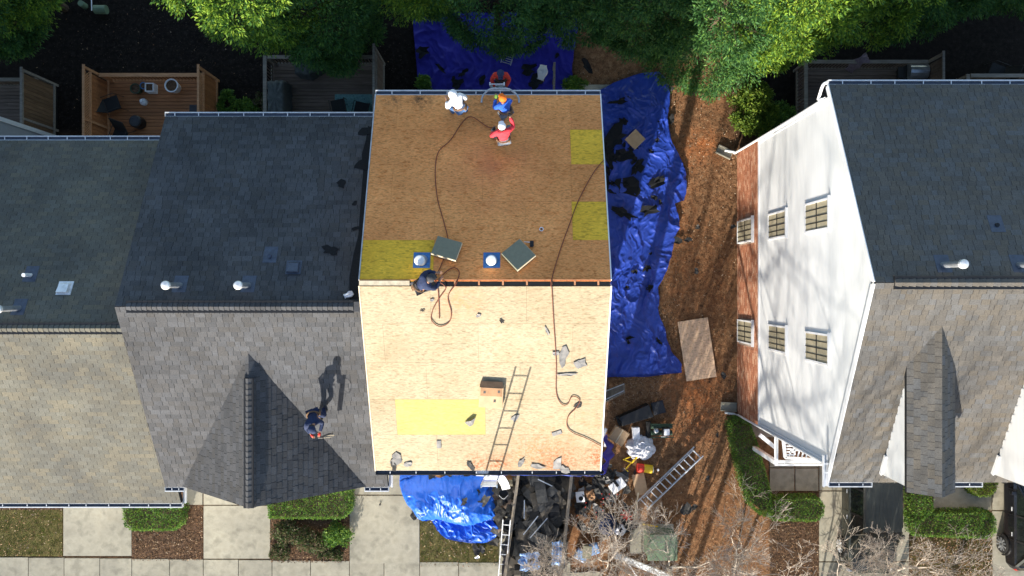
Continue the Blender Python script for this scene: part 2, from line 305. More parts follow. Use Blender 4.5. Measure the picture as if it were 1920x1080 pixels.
class G:
    def __init__(s): s.v = []; s.f = []
    def box(s, a, b, mw=None):
        n = len(s.v); (x0, y0, z0), (x1, y1, z1) = a, b
        c = [(x0, y0, z0), (x1, y0, z0), (x1, y1, z0), (x0, y1, z0), (x0, y0, z1), (x1, y0, z1), (x1, y1, z1), (x0, y1, z1)]
        if mw is not None: c = [tuple(mw @ Vector(p)) for p in c]
        s.v += c; s.f += [tuple(n+i for i in q) for q in ((3, 2, 1, 0), (4, 5, 6, 7), (0, 1, 5, 4), (1, 2, 6, 5), (2, 3, 7, 6), (3, 0, 4, 7))]; return s
    def beam(s, p, q, wd, ht, up=Vector((0, 0, 1))):
        p = Vector(p); q = Vector(q); d = (q-p); L = d.length; d.normalize()
        if abs(d.dot(up)) > .98: up = Vector((0, 1, 0))
        u = d.cross(up).normalized(); n = u.cross(d)
        mw = Matrix((( *d, 0), (*u, 0), (*n, 0), (0, 0, 0, 1))).transposed(); mw.translation = p
        return s.box((0, -wd/2, -ht/2), (L, wd/2, ht/2), mw)
    def tube(s, pts, r, n=6, cap=True, r1=None):
        pts = [Vector(p) for p in pts]; N = len(pts); base = len(s.v)
        for i, p in enumerate(pts):
            d = (pts[min(i+1, N-1)]-pts[max(i-1, 0)]).normalized()
            up = Vector((0, 0, 1)) if abs(d.z) < .9 else Vector((1, 0, 0))
            u = d.cross(up).normalized(); w2 = u.cross(d)
            rad = r if r1 is None else r+(r1-r)*i/(N-1)
            for k in range(n):
                a = 2*math.pi*k/n; s.v.append(tuple(p+(u*math.cos(a)+w2*math.sin(a))*rad))
        for i in range(N-1):
            for k in range(n):
                a = base+i*n+k; b = base+i*n+(k+1) % n; s.f.append((a, b, b+n, a+n))
        if cap:
            s.f.append(tuple(base+k for k in range(n))); s.f.append(tuple(base+(N-1)*n+k for k in reversed(range(n))))
        return s
    def prism(s, poly, z0, z1):
        n = len(poly); b = len(s.v)
        s.v += [(p[0], p[1], z0 if not callable(z0) else z0(p)) for p in poly]+[(p[0], p[1], z1 if not callable(z1) else z1(p)) for p in poly]
        s.f.append(tuple(b+i for i in reversed(range(n)))); s.f.append(tuple(b+n+i for i in range(n)))
        s.f += [(b+i, b+(i+1) % n, b+n+(i+1) % n, b+n+i) for i in range(n)]; return s
    def poly3(s, top, dvec):
        """slab: polygon of 3-d points, extruded by dvec"""
        n = len(top); b = len(s.v); dv = Vector(dvec)
        s.v += [tuple(Vector(p)+dv) for p in top]+[tuple(p) for p in top]
        s.f.append(tuple(b+i for i in reversed(range(n)))); s.f.append(tuple(b+n+i for i in range(n)))
        s.f += [(b+i, b+(i+1) % n, b+n+(i+1) % n, b+n+i) for i in range(n)]; return s
    def lathe(s, c, prof, n=16):
        b = len(s.v)
        for r, z in prof:
            for k in range(n):
                a = 2*math.pi*k/n; s.v.append((c[0]+r*math.cos(a), c[1]+r*math.sin(a), c[2]+z))
        for i in range(len(prof)-1):
            for k in range(n):
                a = b+i*n+k; q = b+i*n+(k+1) % n; s.f.append((a, q, q+n, a+n))
        s.f.append(tuple(b+k for k in reversed(range(n)))); s.f.append(tuple(b+(len(prof)-1)*n+k for k in range(n))); return s
    def xf(s, mw): s.v = [tuple(mw @ Vector(p)) for p in s.v]; return s
    def build(s, name, m, parent=None, smooth=False, bevel=0):
        me = bpy.data.meshes.new(name); me.from_pydata(s.v, [], s.f); me.update()
        mt = M[m] if isinstance(m, str) else m
        if mt: me.materials.append(mt)
        if smooth:
            for p in me.polygons: p.use_smooth = True
        o = link(name, me, parent)
        if bevel:
            bv = o.modifiers.new('bevel', 'BEVEL'); bv.width = bevel; bv.segments = 2; bv.limit_method = 'ANGLE'
        return o
def solo(g, name, m, label, cat, group=None, **k): return tagp(g.build(name, m, **k), label, cat, group)
def smoothpath(pts, n=6):
    pts = [Vector(p) for p in pts]; out = []
    P = [pts[0]]+pts+[pts[-1]]
    for i in range(1, len(P)-2):
        for k in range(n):
            t = k/n; a, b, c, d = P[i-1], P[i], P[i+1], P[i+2]
            out.append(.5*((2*b)+(c-a)*t+(2*a-5*b+4*c-d)*t*t+(3*b-a-3*c+d)*t**3))
    out.append(pts[-1]); return out
def struct(o): o['kind'] = 'structure'; return o

# pool of equal little wedge tiles: the 300 that show largest become parts, the rest one joined part
def wedge_mesh(name, mt):
    v = [(-.5, 0, 0), (.5, 0, 0), (.5, 1, 0), (-.5, 1, 0), (-.5, 0, 1), (.5, 0, 1), (.5, 1, .25), (-.5, 1, .25)]
    f = [(4, 5, 6, 7), (0, 1, 5, 4), (1, 2, 6, 5), (3, 0, 4, 7), (2, 3, 7, 6)]
    return meshnp(name, v, f, mt)
class Pool:
    def __init__(s): s.t = []
    def add(s, o, u, v, n, w_, h_, t_): s.t.append((o, u*w_, v*h_, n*t_))
    def finish(s, name, mt, parent, nmax=300, bound=(0, 0, 1920, 1080), hide=None):
        if not s.t: return
        sc = []
        for o, u, v, n in s.t:
            c = o+v*.5; D = H-c.z; px = 960+c.x/D*F; py = 540-c.y/D*F
            a = u.cross(v); ar = abs(a.dot((Vector((0, 0, H))-c).normalized()))/D/D
            if not (bound[0]+6 < px < bound[2]-6 and bound[1]+6 < py < bound[3]-6): ar = 0
            if hide and hide(px, py): ar = 0
            sc.append(ar)
        order = np.argsort(-np.array(sc)); top = [i for i in order[:nmax] if sc[i] > 0]
        me = wedge_mesh(name, mt); ts = set(top)
        for i in top:
            o, u, v, n = s.t[i]; mw = Matrix(((u.x, v.x, n.x, o.x), (u.y, v.y, n.y, o.y), (u.z, v.z, n.z, o.z), (0, 0, 0, 1)))
            link(name, me, parent, mw)
        rest = [s.t[i] for i in range(len(s.t)) if i not in ts]
        if rest:
            tv = np.array([(-.5, 0, 0), (.5, 0, 0), (.5, 1, 0), (-.5, 1, 0), (-.5, 0, 1), (.5, 0, 1), (.5, 1, .25), (-.5, 1, .25)])
            tf = np.array([(4, 5, 6, 7), (0, 1, 5, 4), (1, 2, 6, 5), (3, 0, 4, 7), (2, 3, 7, 6)])
            A = np.array([[tuple(u), tuple(v), tuple(n)] for _, u, v, n in rest]); O = np.array([tuple(o) for o, *_ in rest])
            V = np.einsum('kj,ijl->ikl', tv, A)+O[:, None, :]
            Fq = (tf[None]+8*np.arange(len(rest))[:, None, None]).reshape(-1, 4)
            o = link(name+'_rest', meshnp(name+'_rest', V.reshape(-1, 3), Fq, mt), parent); o['kind'] = 'stuff'
def slope_tiles(pool, x0, x1, ye, ze, yr, zr, wd, hh, style, jit=0, off=.004):
    L = math.hypot(yr-ye, zr-ze); v = Vector((0, (yr-ye)/L, (zr-ze)/L)); u = Vector((1, 0, 0)) if yr > ye else Vector((-1, 0, 0)); n = u.cross(v)
    nc = int(L/hh); hh = L/nc
    for i in range(nc):
        if style == 'tab': x = x0-wd*((i % 2)*.5+rr(0, .06))
        else: x = x0-rr(0, .25)
        while x < x1:
            ww = wd if style == 'tab' else rr(.13, .30)
            a = max(x, x0); b = min(x+ww, x1)
            if b-a > .03:
                c = Vector(((a+b)/2, ye, ze))+v*(i*hh-.012*(i > 0))+n*(off+rr(0, .001))
                t = .007 if style == 'tab' else random.choice((.005, .009))
                pool.add(c+v*rr(-jit, jit), u, v, n, (b-a)-rr(.006, .012), hh+.006, t)
            x += ww
def plane_tiles(pool, o, u, v, Lu, Lv, wd, hh, off=.004):
    n = u.cross(v).normalized(); nc = max(1, int(Lv/hh)); hh = Lv/nc
    for i in range(nc):
        x = -rr(0, .2)
        while x < Lu:
            ww = rr(.13, .30); a = max(x, 0); b = min(x+ww, Lu)
            if b-a > .03: pool.add(o+u*((a+b)/2)+v*(i*hh)+n*(off+rr(0, .001)), u, v, n, (b-a)-.009, hh+.006, random.choice((.005, .009)))
            x += ww

# ------------------------------------------------------------------ ground and paving
def axis(a, b, lo, hi, fine, coarse):
    return np.concatenate([np.arange(a, lo, coarse), np.arange(lo, hi, fine), np.arange(hi, b+coarse, coarse)])
gx = axis(-90, 90, -20, 20, .11, 5); gy = axis(-80, 90, -12.5, 12, .11, 5)
XX, YY = np.meshgrid(gx, gy); fine_ = ((abs(XX) < 20) & (YY > -12.5) & (YY < 12))
Z = (fbm(XX*1.3, YY*1.3, 3)-.5)*.05+(fbm(XX*6, YY*6, 9)-.5)*.035
ZZ = np.where(fine_, Z, 0)-.015
def blob(px, py, rx, ry):
    p = S(px, py); return np.exp(-(((XX-p.x)*46.8/rx)**2+((YY-p.y)*46.8/ry)**2))
clay = 1.25*blob(1315, 275, 40, 32)+.8*blob(1290, 725, 60, 45)+.7*blob(1310, 770, 40, 60)+.5*blob(1270, 420, 30, 150)+.4*blob(1340, 180, 70, 40)+.5*blob(1255, 810, 50, 20)+.25*blob(1330, 520, 60, 120)+.35*blob(1100, 1000, 40, 60)+.25*blob(1330, 950, 80, 60)+.14
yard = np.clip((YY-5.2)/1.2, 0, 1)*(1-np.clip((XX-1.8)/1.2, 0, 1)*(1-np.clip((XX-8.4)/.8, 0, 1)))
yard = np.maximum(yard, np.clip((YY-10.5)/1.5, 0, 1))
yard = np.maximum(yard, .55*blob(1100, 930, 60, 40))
ny, nx = XX.shape; idx = np.arange(nx*ny).reshape(ny, nx)
fq = np.stack([idx[:-1, :-1], idx[:-1, 1:], idx[1:, 1:], idx[1:, :-1]], -1).reshape(-1, 4)
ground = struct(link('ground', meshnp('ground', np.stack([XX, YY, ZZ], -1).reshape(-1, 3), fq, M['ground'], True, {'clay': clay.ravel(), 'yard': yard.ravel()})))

def rectpx(x0, y0, x1, y1, z=.05): a = S(x0, y1, z); b = S(x1, y0, z); return a.x, a.y, b.x, b.y
def slabs(name, rects, z=.05, m='conc', gap=.012):
    root = thing(name, None, None, (0, 0, 0)); root['kind'] = 'structure'
    for r in rects:
        x0, y0, x1, y1 = rectpx(*r, z=z)
        G().box((x0+gap, y0+gap, -.08), (x1-gap, y1-gap, z+rr(-.002, .002))).build('slab', m, root, bevel=.006)
    return root
jx = [-80, -14, 53, 120, 187, 247, 318, 381, 447, 510, 582, 655, 720, 787, 860, 935, 1005, 1070, 1135]
slabs('sidewalk', [(a, 1045+min(a, 900)/90, b, 1120) for a, b in zip(jx[:-1], jx[1:-1])]+[(1062, 1073, 1130, 1120)]+[(a, 1100, a+68, 1165) for a in range(1132, 2000, 68)])
slabs('driveway', [(118, 900, 247, 945), (118, 946, 247, 1043), (345, 900, 380, 947), (381, 900, 507, 947), (381, 948, 507, 1048),
      (655, 870, 787, 928), (655, 929, 787, 1057), (935, 900, 1062, 1080), (935, 1000, 950, 1073)])
slabs('path', [(1443, 862, 1490, 877), (1443, 878, 1490, 921), (1491, 878, 1535, 921), (1491, 862, 1535, 877)], z=.052)
slabs('driveway', [(1536, 850, 1705, 920), (1536, 921, 1705, 1053), (1536, 1054, 1705, 1100), (1861, 850, 2040, 957), (1861, 958, 2040, 1100)])
slabs('path', [(1750, 880, 1860, 957)], z=.052)
root = slabs('patio', [(1075, 158, 1150, 195)], z=.06)
st = G().box((-90, -24, -.1), (90, -13.9, -.005)).build('road', 'asphalt'); struct(st)
def kerb():
    g = G(); g.box((-90, -13.9, -.05), (90, -13.72, .1)); struct(g.build('kerb', 'conc'))
kerb()

def bed(name, poly, m, z=.03):
    pts = [S(px, py, z) for px, py in poly]; cx = np.array([p.x for p in pts]); cy = np.array([p.y for p in pts])
    x = np.arange(cx.min(), cx.max()+.08, .08); y = np.arange(cy.min(), cy.max()+.08, .08); A, B = np.meshgrid(x, y)
    A = np.minimum(A, cx.max()); B = np.minimum(B, cy.max())
    z_ = z+(fbm(A*5, B*5, 2)-.5)*.035
    i = np.arange(A.size).reshape(A.shape); f = np.stack([i[:-1, :-1], i[:-1, 1:], i[1:, 1:], i[1:, :-1]], -1).reshape(-1, 4)
    return struct(link(name, meshnp(name, np.stack([A, B, z_], -1).reshape(-1, 3), f, M[m], True)))
R4 = lambda a, b, c, d: [(a, b), (c, b), (c, d), (a, d)]
bed('lawn', R4(-60, 956, 117, 1043), 'grass'); bed('mulch_bed', R4(-60, 935, 117, 956), 'mulch')
bed('mulch_bed', R4(247, 940, 380, 1051), 'mulch'); bed('mulch_bed', R4(507, 915, 655, 1055), 'mulch')
bed('lawn', R4(788, 930, 935, 1062), 'grass'); bed('mulch_bed', R4(1443, 921, 1535, 1100), 'mulch')
bed('lawn', R4(1706, 1003, 1860, 1100), 'grass'); bed('mulch_bed', R4(1706, 930, 1860, 1003), 'mulch')

# scattered litter: little flat quads / triangles, joined
def litter(name, n, region, m, L=(.03, .09), W=(.01, .03), z=(.01, .05), dens=None, seed=1, kind='stuff', tilt=.5, label=None):
    R = np.random.RandomState(seed); x0, y0, x1, y1 = region
    x = R.uniform(x0, x1, n); y = R.uniform(y0, y1, n)
    if dens is not None:
        k = R.rand(n) < dens(x, y); x = x[k]; y = y[k]
    n = len(x); a = R.uniform(0, 6.283, n); l = R.uniform(*L, n); w_ = R.uniform(*W, n); zz = R.uniform(*z, n)
    d = np.stack([np.cos(a), np.sin(a), R.uniform(-tilt, tilt, n)], -1)*l[:, None]/2; s_ = np.stack([-np.sin(a), np.cos(a), R.uniform(-tilt, tilt, n)], -1)*w_[:, None]/2
    c = np.stack([x, y, zz], -1); V = np.stack([c-d, c+s_, c+d, c-s_], 1).reshape(-1, 3)
    o = link(name, meshnp(name, V, np.arange(4*n).reshape(-1, 4), M[m])); o['kind'] = kind
    return o
gap = (2.6, -11.5, 9.2, 8.8)
o = litter('wood_chips', 17000, gap, 'chip', (.03, .10), (.012, .04), (.0, .045), seed=2, dens=lambda x, y: .35+.65*vn(x*.9, y*.9, 5))
o = litter('dry_straw', 26000, (2.6, -6, 6.6, 6), 'leaflit', (.03, .09), (.006, .016), (.01, .05), seed=3, dens=lambda x, y: np.clip(1.4*vn(x*.7, y*.7, 8)-.35, 0, 1)*(y < 5))
litter('fallen_leaves', 2600, gap, 'leaflit', (.04, .07), (.03, .05), (.01, .05), seed=4)
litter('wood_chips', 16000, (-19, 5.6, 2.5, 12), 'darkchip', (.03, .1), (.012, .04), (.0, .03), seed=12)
litter('fallen_leaves', 260, (-19, 5.6, 9, 12), 'leaflit', (.04, .07), (.03, .05), (.01, .05), seed=13)
for i, r in enumerate([(247, 950, 380, 1051), (507, 975, 655, 1055), (1443, 921, 1535, 1090), (1706, 985, 1860, 1090), (-20, 945, 117, 956)]):
    x0, y0, x1, y1 = rectpx(*r); A = (x1-x0)*(y1-y0)
    litter('bark_chips', int(700*A), (x0, y0, x1, y1), 'chip', (.03, .08), (.015, .035), (.03, .07), seed=20+i)
    litter('fallen_leaves', int(70*A), (x0, y0, x1, y1), 'leaflit', (.04, .07), (.03, .05), (.04, .08), seed=30+i)
for i, (r, dn) in enumerate([((-40, 956, 117, 1043), 1), ((788, 960, 935, 1062), 1), ((1706, 1003, 1860, 1100), .8)]):
    x0, y0, x1, y1 = rectpx(*r); A = (x1-x0)*(y1-y0); n = int(3300*A*dn); R = np.random.RandomState(50+i)
    x = R.uniform(x0, x1, n); y = R.uniform(y0, y1, n); a = R.uniform(0, 6.28, n); h = R.uniform(.02, .06, n); wv = np.stack([np.cos(a), np.sin(a), 0*a], -1)*.006
    b = np.stack([x, y, 0*x+.025], -1); t = b+np.stack([R.normal(0, .025, n), R.normal(0, .025, n), h], -1)
    V = np.stack([b-wv, b+wv, t], 1).reshape(-1, 3); o = link('grass', meshnp('grass', V, np.arange(3*n).reshape(-1, 3), M['blade'])); o['kind'] = 'stuff'
    litter('fallen_leaves', int(35*A*(5 if i == 2 else 1)), (x0, y0, x1, y1), 'leaflit', (.04, .08), (.03, .05), (.05, .08), seed=60+i)

# ------------------------------------------------------------------ houses
def gutter(parent, x0, x1, y, z, out, step=.8, m='whitegrime', lip='white'):
    """trough along x; out = +1 when the roof falls toward +y"""
    g = G(); wd = .13
    ys = sorted((y, y+out*wd))
    g.box((x0, ys[0], z-.10), (x1, ys[1], z-.085))
    g.box((x0, min(y, y+out*.012), z-.1), (x1, max(y, y+out*.012), z-.01))
    yo = y+out*wd
    g.box((x0, min(yo, yo-out*.03), z-.005), (x1, max(yo, yo-out*.03), z+.012)); g.box((x0, min(yo, yo-out*.01), z-.1), (x1, max(yo, yo-out*.01), z-.005))
    g.box((x0-.012, ys[0], z-.1), (x0, ys[1], z+.008)); g.box((x1, ys[0], z-.1), (x1+.012, ys[1], z+.008))
    go = g.build('gutter', m, parent)
    G().box((x0+.002, ys[0]+.013, z-.084), (x1-.002, ys[1]-.032, z-.05)).build('gutter_floor', 'flash', go)  # dark box filling the bottom of the trough
    n = max(2, int((x1-x0)/step))
    me = None
    for i in range(n):
        x = x0+(i+.5)*(x1-x0)/n+rr(-.08, .08)
        h = G().box((x-.011, ys[0]+.012, z-.002), (x+.011, ys[1]-.03, z+.006)).build('gutter_hanger', lip, go)
    return go
def ridge_caps(parent, x0, x1, y, z, sl, m, wd=.15, halfw=.15, along='x', name='ridge_cap'):
    n = int((x1-x0)/wd); halfw *= 1.12
    me = None; v = []; t = .03
    prof = [(-halfw, -halfw*sl), (-halfw*.45, -halfw*sl*.42), (0, 0), (halfw*.45, -halfw*sl*.42), (halfw, -halfw*sl)]
    for (yy, zz) in prof: v += [(-.5, yy, zz), (.5, yy, zz+.35*t), (-.5, yy, zz-t), (.5, yy, zz-t)]
    f = []
    for i in range(4):
        a = i*4; b = a+4; f += [(a, a+1, b+1, b), (a+2, a, b, b+2), (a+1, a+3, b+3, b+1)]
    f += [(0, 2, 3, 1), (16, 17, 19, 18)]
    me = bpy.data.meshes.new(name); me.from_pydata(v, [], f); me.materials.append(M[m]); me.update()
    vent = G()
    if along == 'x': vent.box((x0, y-halfw*.9, z-halfw*sl-.02), (x1, y+halfw*.9, z-.03))
    else: vent.box((y-halfw*.8, x0, z-halfw*sl-.02), (y+halfw*.8, x1, z-.04))
    vent.build('ridge_vent', 'black', parent)
    for i in range(n):
        p = x0+(i+.5)*(x1-x0)/n; s_ = (x1-x0)/n-.008
        mw = Matrix.Translation((p, y, z)) @ Matrix.Diagonal((s_, 1, 1, 1)) if along == 'x' else Matrix.Translation((y, p, z)) @ Matrix.Rotation(math.pi/2, 4, 'Z') @ Matrix.Diagonal((s_, 1, 1, 1))
        link(name, me, parent, mw)
def roof_deck(parent, x0, x1, yf, zf, yr, zr, yb, zb, th=.14, m='felt', name='roof'):
    g = G(); poly = [(yf, zf), (yr, zr), (yb, zb), (yb, zb-th), (yr, zr-th*1.1), (yf, zf-th)]
    b = len(g.v); g.v += [(x0, y, z) for y, z in poly]+[(x1, y, z) for y, z in poly]
    n = 6; g.f += [(b+i, b+n+i, b+n+(i+1) % n, b+(i+1) % n) for i in range(n)]+[(b+0, b+1, b+4, b+5), (b+1, b+2, b+3, b+4), (b+6, b+11, b+10, b+7), (b+7, b+10, b+9, b+8)]
    return g.build(name, m, parent)
def house_walls(parent, x0, x1, y0, y1, sl, m):
    """closed prism under the roof: sl = (surf front, surf back), ridge y"""
    sf, sb, yr = sl; d = .2
    g = G(); pr = [(y0, 0), (y0, zs(sf, y0)-d), (yr, zs(sf, yr)-d), (y1, zs(sb, y1)-d), (y1, 0)]
    g.v += [(x0, y, z) for y, z in pr]+[(x1, y, z) for y, z in pr]; n = 5
    g.f += [tuple(range(n)), tuple(reversed(range(n, 2*n)))]+[(i, n+i, n+(i+1) % n, (i+1) % n) for i in range(n)]
    return g.build('wall', m, parent)
def fascia(parent, x0, x1, y, z, m='white'):
    return G().box((x0, y-.012, z-.2), (x1, y+.012, z-.01)).build('fascia', m, parent)
def pipe_vent(parent, px, py, s, h=.78, r=.075, cap=True, m='galv'):
    p = S(px, py, s); b = SURF[s][1]
    g = G().lathe((p.x, p.y, p.z-.1), [(r, 0), (r, h), (r*.9, h)], 14); v = g.build('vent_pipe', m, parent, smooth=False)
    f = G(); a = .26
    f.poly3([(p.x-a*.7, p.y-a*.7, p.z-b*a*.7+.018), (p.x+a*.7, p.y-a*.7, p.z-b*a*.7+.018), (p.x+a*.7, p.y+a, p.z+b*a+.018), (p.x-a*.7, p.y+a, p.z+b*a+.018)], (0, 0, -.01))
    f.build('flashing', 'flash', v)
    if cap: G().lathe((p.x, p.y, p.z-.1+h), [(r*1.25, 0), (r*1.5, .03), (r*1.5, .10), (r*1.2, .125), (r*.2, .14)], 16).build('vent_cap', 'alu', v)
    return v
def box_vent(parent, px, py, s, w_=.34, m='alud', hgt=.13):
    p = S(px, py, s); b = SURF[s][1]; a = w_/2; sgn = 1 if b < 0 else -1
    v = Vector((0, 1, b)).normalized(); n = Vector((0, -b, 1)).normalized(); u = Vector((1, 0, 0))
    def P(x, y, z): return tuple(p+u*x+v*y+n*z)
    g = G(); g.poly3([P(-a*1.25, -a*1.2, .02), P(a*1.25, -a*1.2, .02), P(a*1.25, a*1.3, .02), P(-a*1.25, a*1.3, .02)], tuple(n*-.01))
    k = len(g.v); lo, hi = (.03, hgt) 
    g.v += [P(-a, -a, .02), P(a, -a, .02), P(a, a, .02), P(-a, a, .02), P(-a*.9, -a, hgt), P(a*.9, -a, hgt), P(a*.8, a*.6, hgt*.8), P(-a*.8, a*.6, hgt*.8)]
    g.f += [tuple(k+i for i in q) for q in ((3, 2, 1, 0), (4, 5, 6, 7), (0, 1, 5, 4), (1, 2, 6, 5), (2, 3, 7, 6), (3, 0, 4, 7))]
    return g.build('box_vent', m, parent)

# --- house A (far left, weathered tan shingles)
hA = thing('townhouse', 'townhouse at the far left with weathered tan three-tab shingles and white box vent', 'house', (-14, -1, 0))
AX0, AX1 = -18.0, -10.25
house_walls(hA, AX0+.1, AX1-.15, -6.4, 4.3, ('af', 'ab', -1.1), 'siding')
rA = roof_deck(hA, AX0, AX1, -6.65, zs('af', -6.65), -1.1, 8.75, 4.55, zs('ab', 4.55))
pl = Pool(); slope_tiles(pl, AX0, AX1, -6.67, zs('af', -6.67), -1.1, 8.75, .30, .135, 'tab'); slope_tiles(pl, AX0, AX1, 4.57, zs('ab', 4.57), -1.1, 8.75, .30, .135, 'tab')
pl.finish('shingle', M['shA'], rA)
ridge_caps(rA, AX0, -10.62, -1.1, 8.80, .40, 'shA', .14, .16)
fascia(hA, AX0, AX1, -6.66, 6.2); fascia(hA, AX0, AX1, 4.57, 6.2)
gutter(hA, AX0, AX1+.02, -6.68, 6.19, -1, .62); gutter(hA, AX0, AX1, 4.59, 6.19, 1, .62)
g = G().box((AX1+.005, -6.68, 6.09), (AX1+.13, -6.1, 6.10)); g.box((AX1+.11, -6.68, 6.10), (AX1+.135, -6.1, 6.2)); g.build('gutter', 'whitegrime', hA)
pipe_vent(hA, 58, 516, 'ab', .4, .055, False, 'white'); box_vent(hA, 122, 541, 'ab', .33, 'alu'); pipe_vent(hA, 36, 578, 'ab', .82, .075)

# --- house B (second, charcoal, front gable)
hB = thing('townhouse', 'charcoal shingled townhouse with a front gable, left of the bare plywood roof', 'house', (-7, 0, 0))
BX0, BX1 = -10.42, -3.72
house_walls(hB, BX0+.1, BX1-.1, -5.7, 4.9, ('bf', 'bb', -.49), 'siding')
rB = roof_deck(hB, BX0, BX1, -5.96, zs('bf', -5.96), -.49, 9.45, 5.13, zs('bb', 5.13))
pl = Pool(); slope_tiles(pl, BX0, BX1, -5.98, zs('bf', -5.98), -.49, 9.45, .2, .145, 'arch'); slope_tiles(pl, BX0, -3.9, 5.15, zs('bb', 5.15), -.49, 9.45, .2, .145, 'arch')
def gable(parent, pool, xc, zr_, yfr, yap, half, drop, m, m_face, cap_from):
    """front gable whose ridge runs along y from yfr to yap, halves falling to -drop at +-half"""
    L = math.hypot(half, drop)
    for sg in (-1, 1):
        eo = Vector((xc+sg*half, yfr, zr_-drop)) if sg > 0 else Vector((xc-half, yap, zr_-drop))
        u = Vector((0, sg, 0)); v = Vector((-sg*half/L, 0, drop/L))
        plane_tiles(pool, eo, u, v, yap-yfr, L, .2, .145)
    g = G(); th = .1
    prof = [(-half, -drop), (0, 0), (half, -drop), (half, -drop-th), (0, -th*1.2), (-half, -drop-th)]
    g.v += [(xc+x, yfr, zr_+z) for x, z in prof]+[(xc+x, yap, zr_+z) for x, z in prof]
    n = 6; g.f += [(i, (i+1) % n, n+(i+1) % n, n+i) for i in range(n)]+[(0, 5, 4, 1), (1, 4, 3, 2), (6, 7, 10, 11), (7, 8, 9, 10)]
    go = g.build('gable_roof', m, parent)
    w2 = G(); w2.v = [(xc-half+.15, yfr+.3, zr_-drop-.3), (xc+half-.15, yfr+.3, zr_-drop-.3), (xc, yfr+.3, zr_-.12), (xc-half+.15, yfr+.36, zr_-drop-.3), (xc+half-.15, yfr+.36, zr_-drop-.3), (xc, yfr+.36, zr_-.12)]
    w2.f = [(0, 1, 2), (5, 4, 3), (0, 3, 4, 1), (1, 4, 5, 2), (2, 5, 3, 0)]; w2.build('gable_wall', m_face, parent)
    return go
GB_X, GB_Z, GB_F, GB_A = -7.14, 8.84, -5.97, -1.72
poolG = Pool(); gB = gable(hB, poolG, GB_X, GB_Z, GB_F, GB_A, 2.76, 2.0, 'felt', 'siding', 0)
pl.t += poolG.t
pl.finish('shingle', M['shB'], rB)
ridge_caps(rB, -10.1, -4.15, -.49, 9.51, .40, 'shB', .135, .16)
G().box((-4.14, -.62, 9.405), (-3.9, -.36, 9.5)).build('ridge_end', 'shB', rB)
ridge_caps(gB, GB_F, -2.45, GB_X, GB_Z+.05, .62, 'shB', .15, .15, 'y')
fascia(hB, BX0, GB_X-2.6, -5.975, 6.83); fascia(hB, GB_X+2.6, BX1, -5.975, 6.83); fascia(hB, BX0, BX1, 5.145, 6.83)
gutter(hB, BX0, GB_X-2.72, -5.99, 6.83, -1, .5); gutter(hB, GB_X+2.72, BX1, -5.99, 6.83, -1, .5); gutter(hB, BX0, BX1-.05, 5.16, 6.83, 1, .62)
g = G().box((BX1+.003, -6.0, 6.73), (BX1+.12, -5.2, 6.74)); g.box((BX1+.1, -6.0, 6.74), (BX1+.125, -5.2, 6.84)); g.box((BX1+.003, -5.5, 6.83), (BX1+.1, -5.48, 6.84)); g.build('gutter', 'white', hB)
pipe_vent(hB, 338, 535, 'bb', .80); pipe_vent(hB, 466, 535, 'bb', .72); pipe_vent(hB, 507, 480, 'bb', .2, .05, False, 'flash'); box_vent(hB, 551, 502, 'bb', .33, 'flash', .12)
# bare felt strip beside the taller plywood house
g = G()
def fel(ps, s='bb', off=.024): return [tuple(S(px, py, s, off)) for px, py in ps]
g.poly3(fel([(699, 240), (690, 300), (685, 380), (678, 470), (673, 560), (655, 562), (655, 520), (662, 480), (672, 440), (676, 380), (681, 320), (678, 290), (686, 262), (690, 236)]), (0, 0, -.006)); g.build('felt_strip', 'felt', hB)

# --- central house, stripped to plywood
hC = thing('townhouse', 'townhouse under re-roofing, its roof stripped to bare and yellow plywood', 'house', (-.7, 0, 0))
CX0, CX1 = -3.86, 2.50
house_walls(hC, CX0+.12, CX1-.12, -4.95, 5.2, ('cf', 'cb', .12), 'siding')
rC = roof_deck(hC, CX0+.01, CX1-.01, -5.15, zs('cf', -5.15)-.02, .12, 10.07, 5.46, zs('cb', 5.46)-.02, .16, 'rawwood')
def sheet(x0, x1, y0, y1, s, m):
    g_ = .002; n = Vector((0, -SURF[s][1], 1)).normalized()
    pts = [(x0+g_, y0+g_), (x1-g_, y0+g_), (x1-g_, y1-g_), (x0+g_, y1-g_)]
    G().poly3([(x, y, zs(s, y)) for x, y in pts], tuple(n*-.016)).build('plywood_sheet', m, rC)
def Xat(px, py, s): return S(px, py, s).x
def Yat(py, s): return S(960, py, s).y
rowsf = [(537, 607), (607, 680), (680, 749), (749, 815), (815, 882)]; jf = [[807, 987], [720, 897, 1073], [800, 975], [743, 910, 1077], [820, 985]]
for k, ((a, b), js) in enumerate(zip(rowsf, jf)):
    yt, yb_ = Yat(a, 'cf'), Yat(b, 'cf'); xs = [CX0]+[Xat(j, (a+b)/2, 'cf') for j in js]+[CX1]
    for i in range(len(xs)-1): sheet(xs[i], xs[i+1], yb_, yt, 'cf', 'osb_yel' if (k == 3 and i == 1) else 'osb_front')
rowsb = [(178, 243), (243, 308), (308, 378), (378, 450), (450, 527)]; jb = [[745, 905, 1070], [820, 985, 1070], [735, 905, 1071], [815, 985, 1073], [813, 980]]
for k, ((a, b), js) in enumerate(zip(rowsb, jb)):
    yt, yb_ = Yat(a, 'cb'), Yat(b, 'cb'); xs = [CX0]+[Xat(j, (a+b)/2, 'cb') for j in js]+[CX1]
    for i in range(len(xs)-1): sheet(xs[i], xs[i+1], yb_, yt, 'cb', 'osb_olive' if (k, i) in ((1, 3), (3, 3), (4, 0)) else 'osb_back')
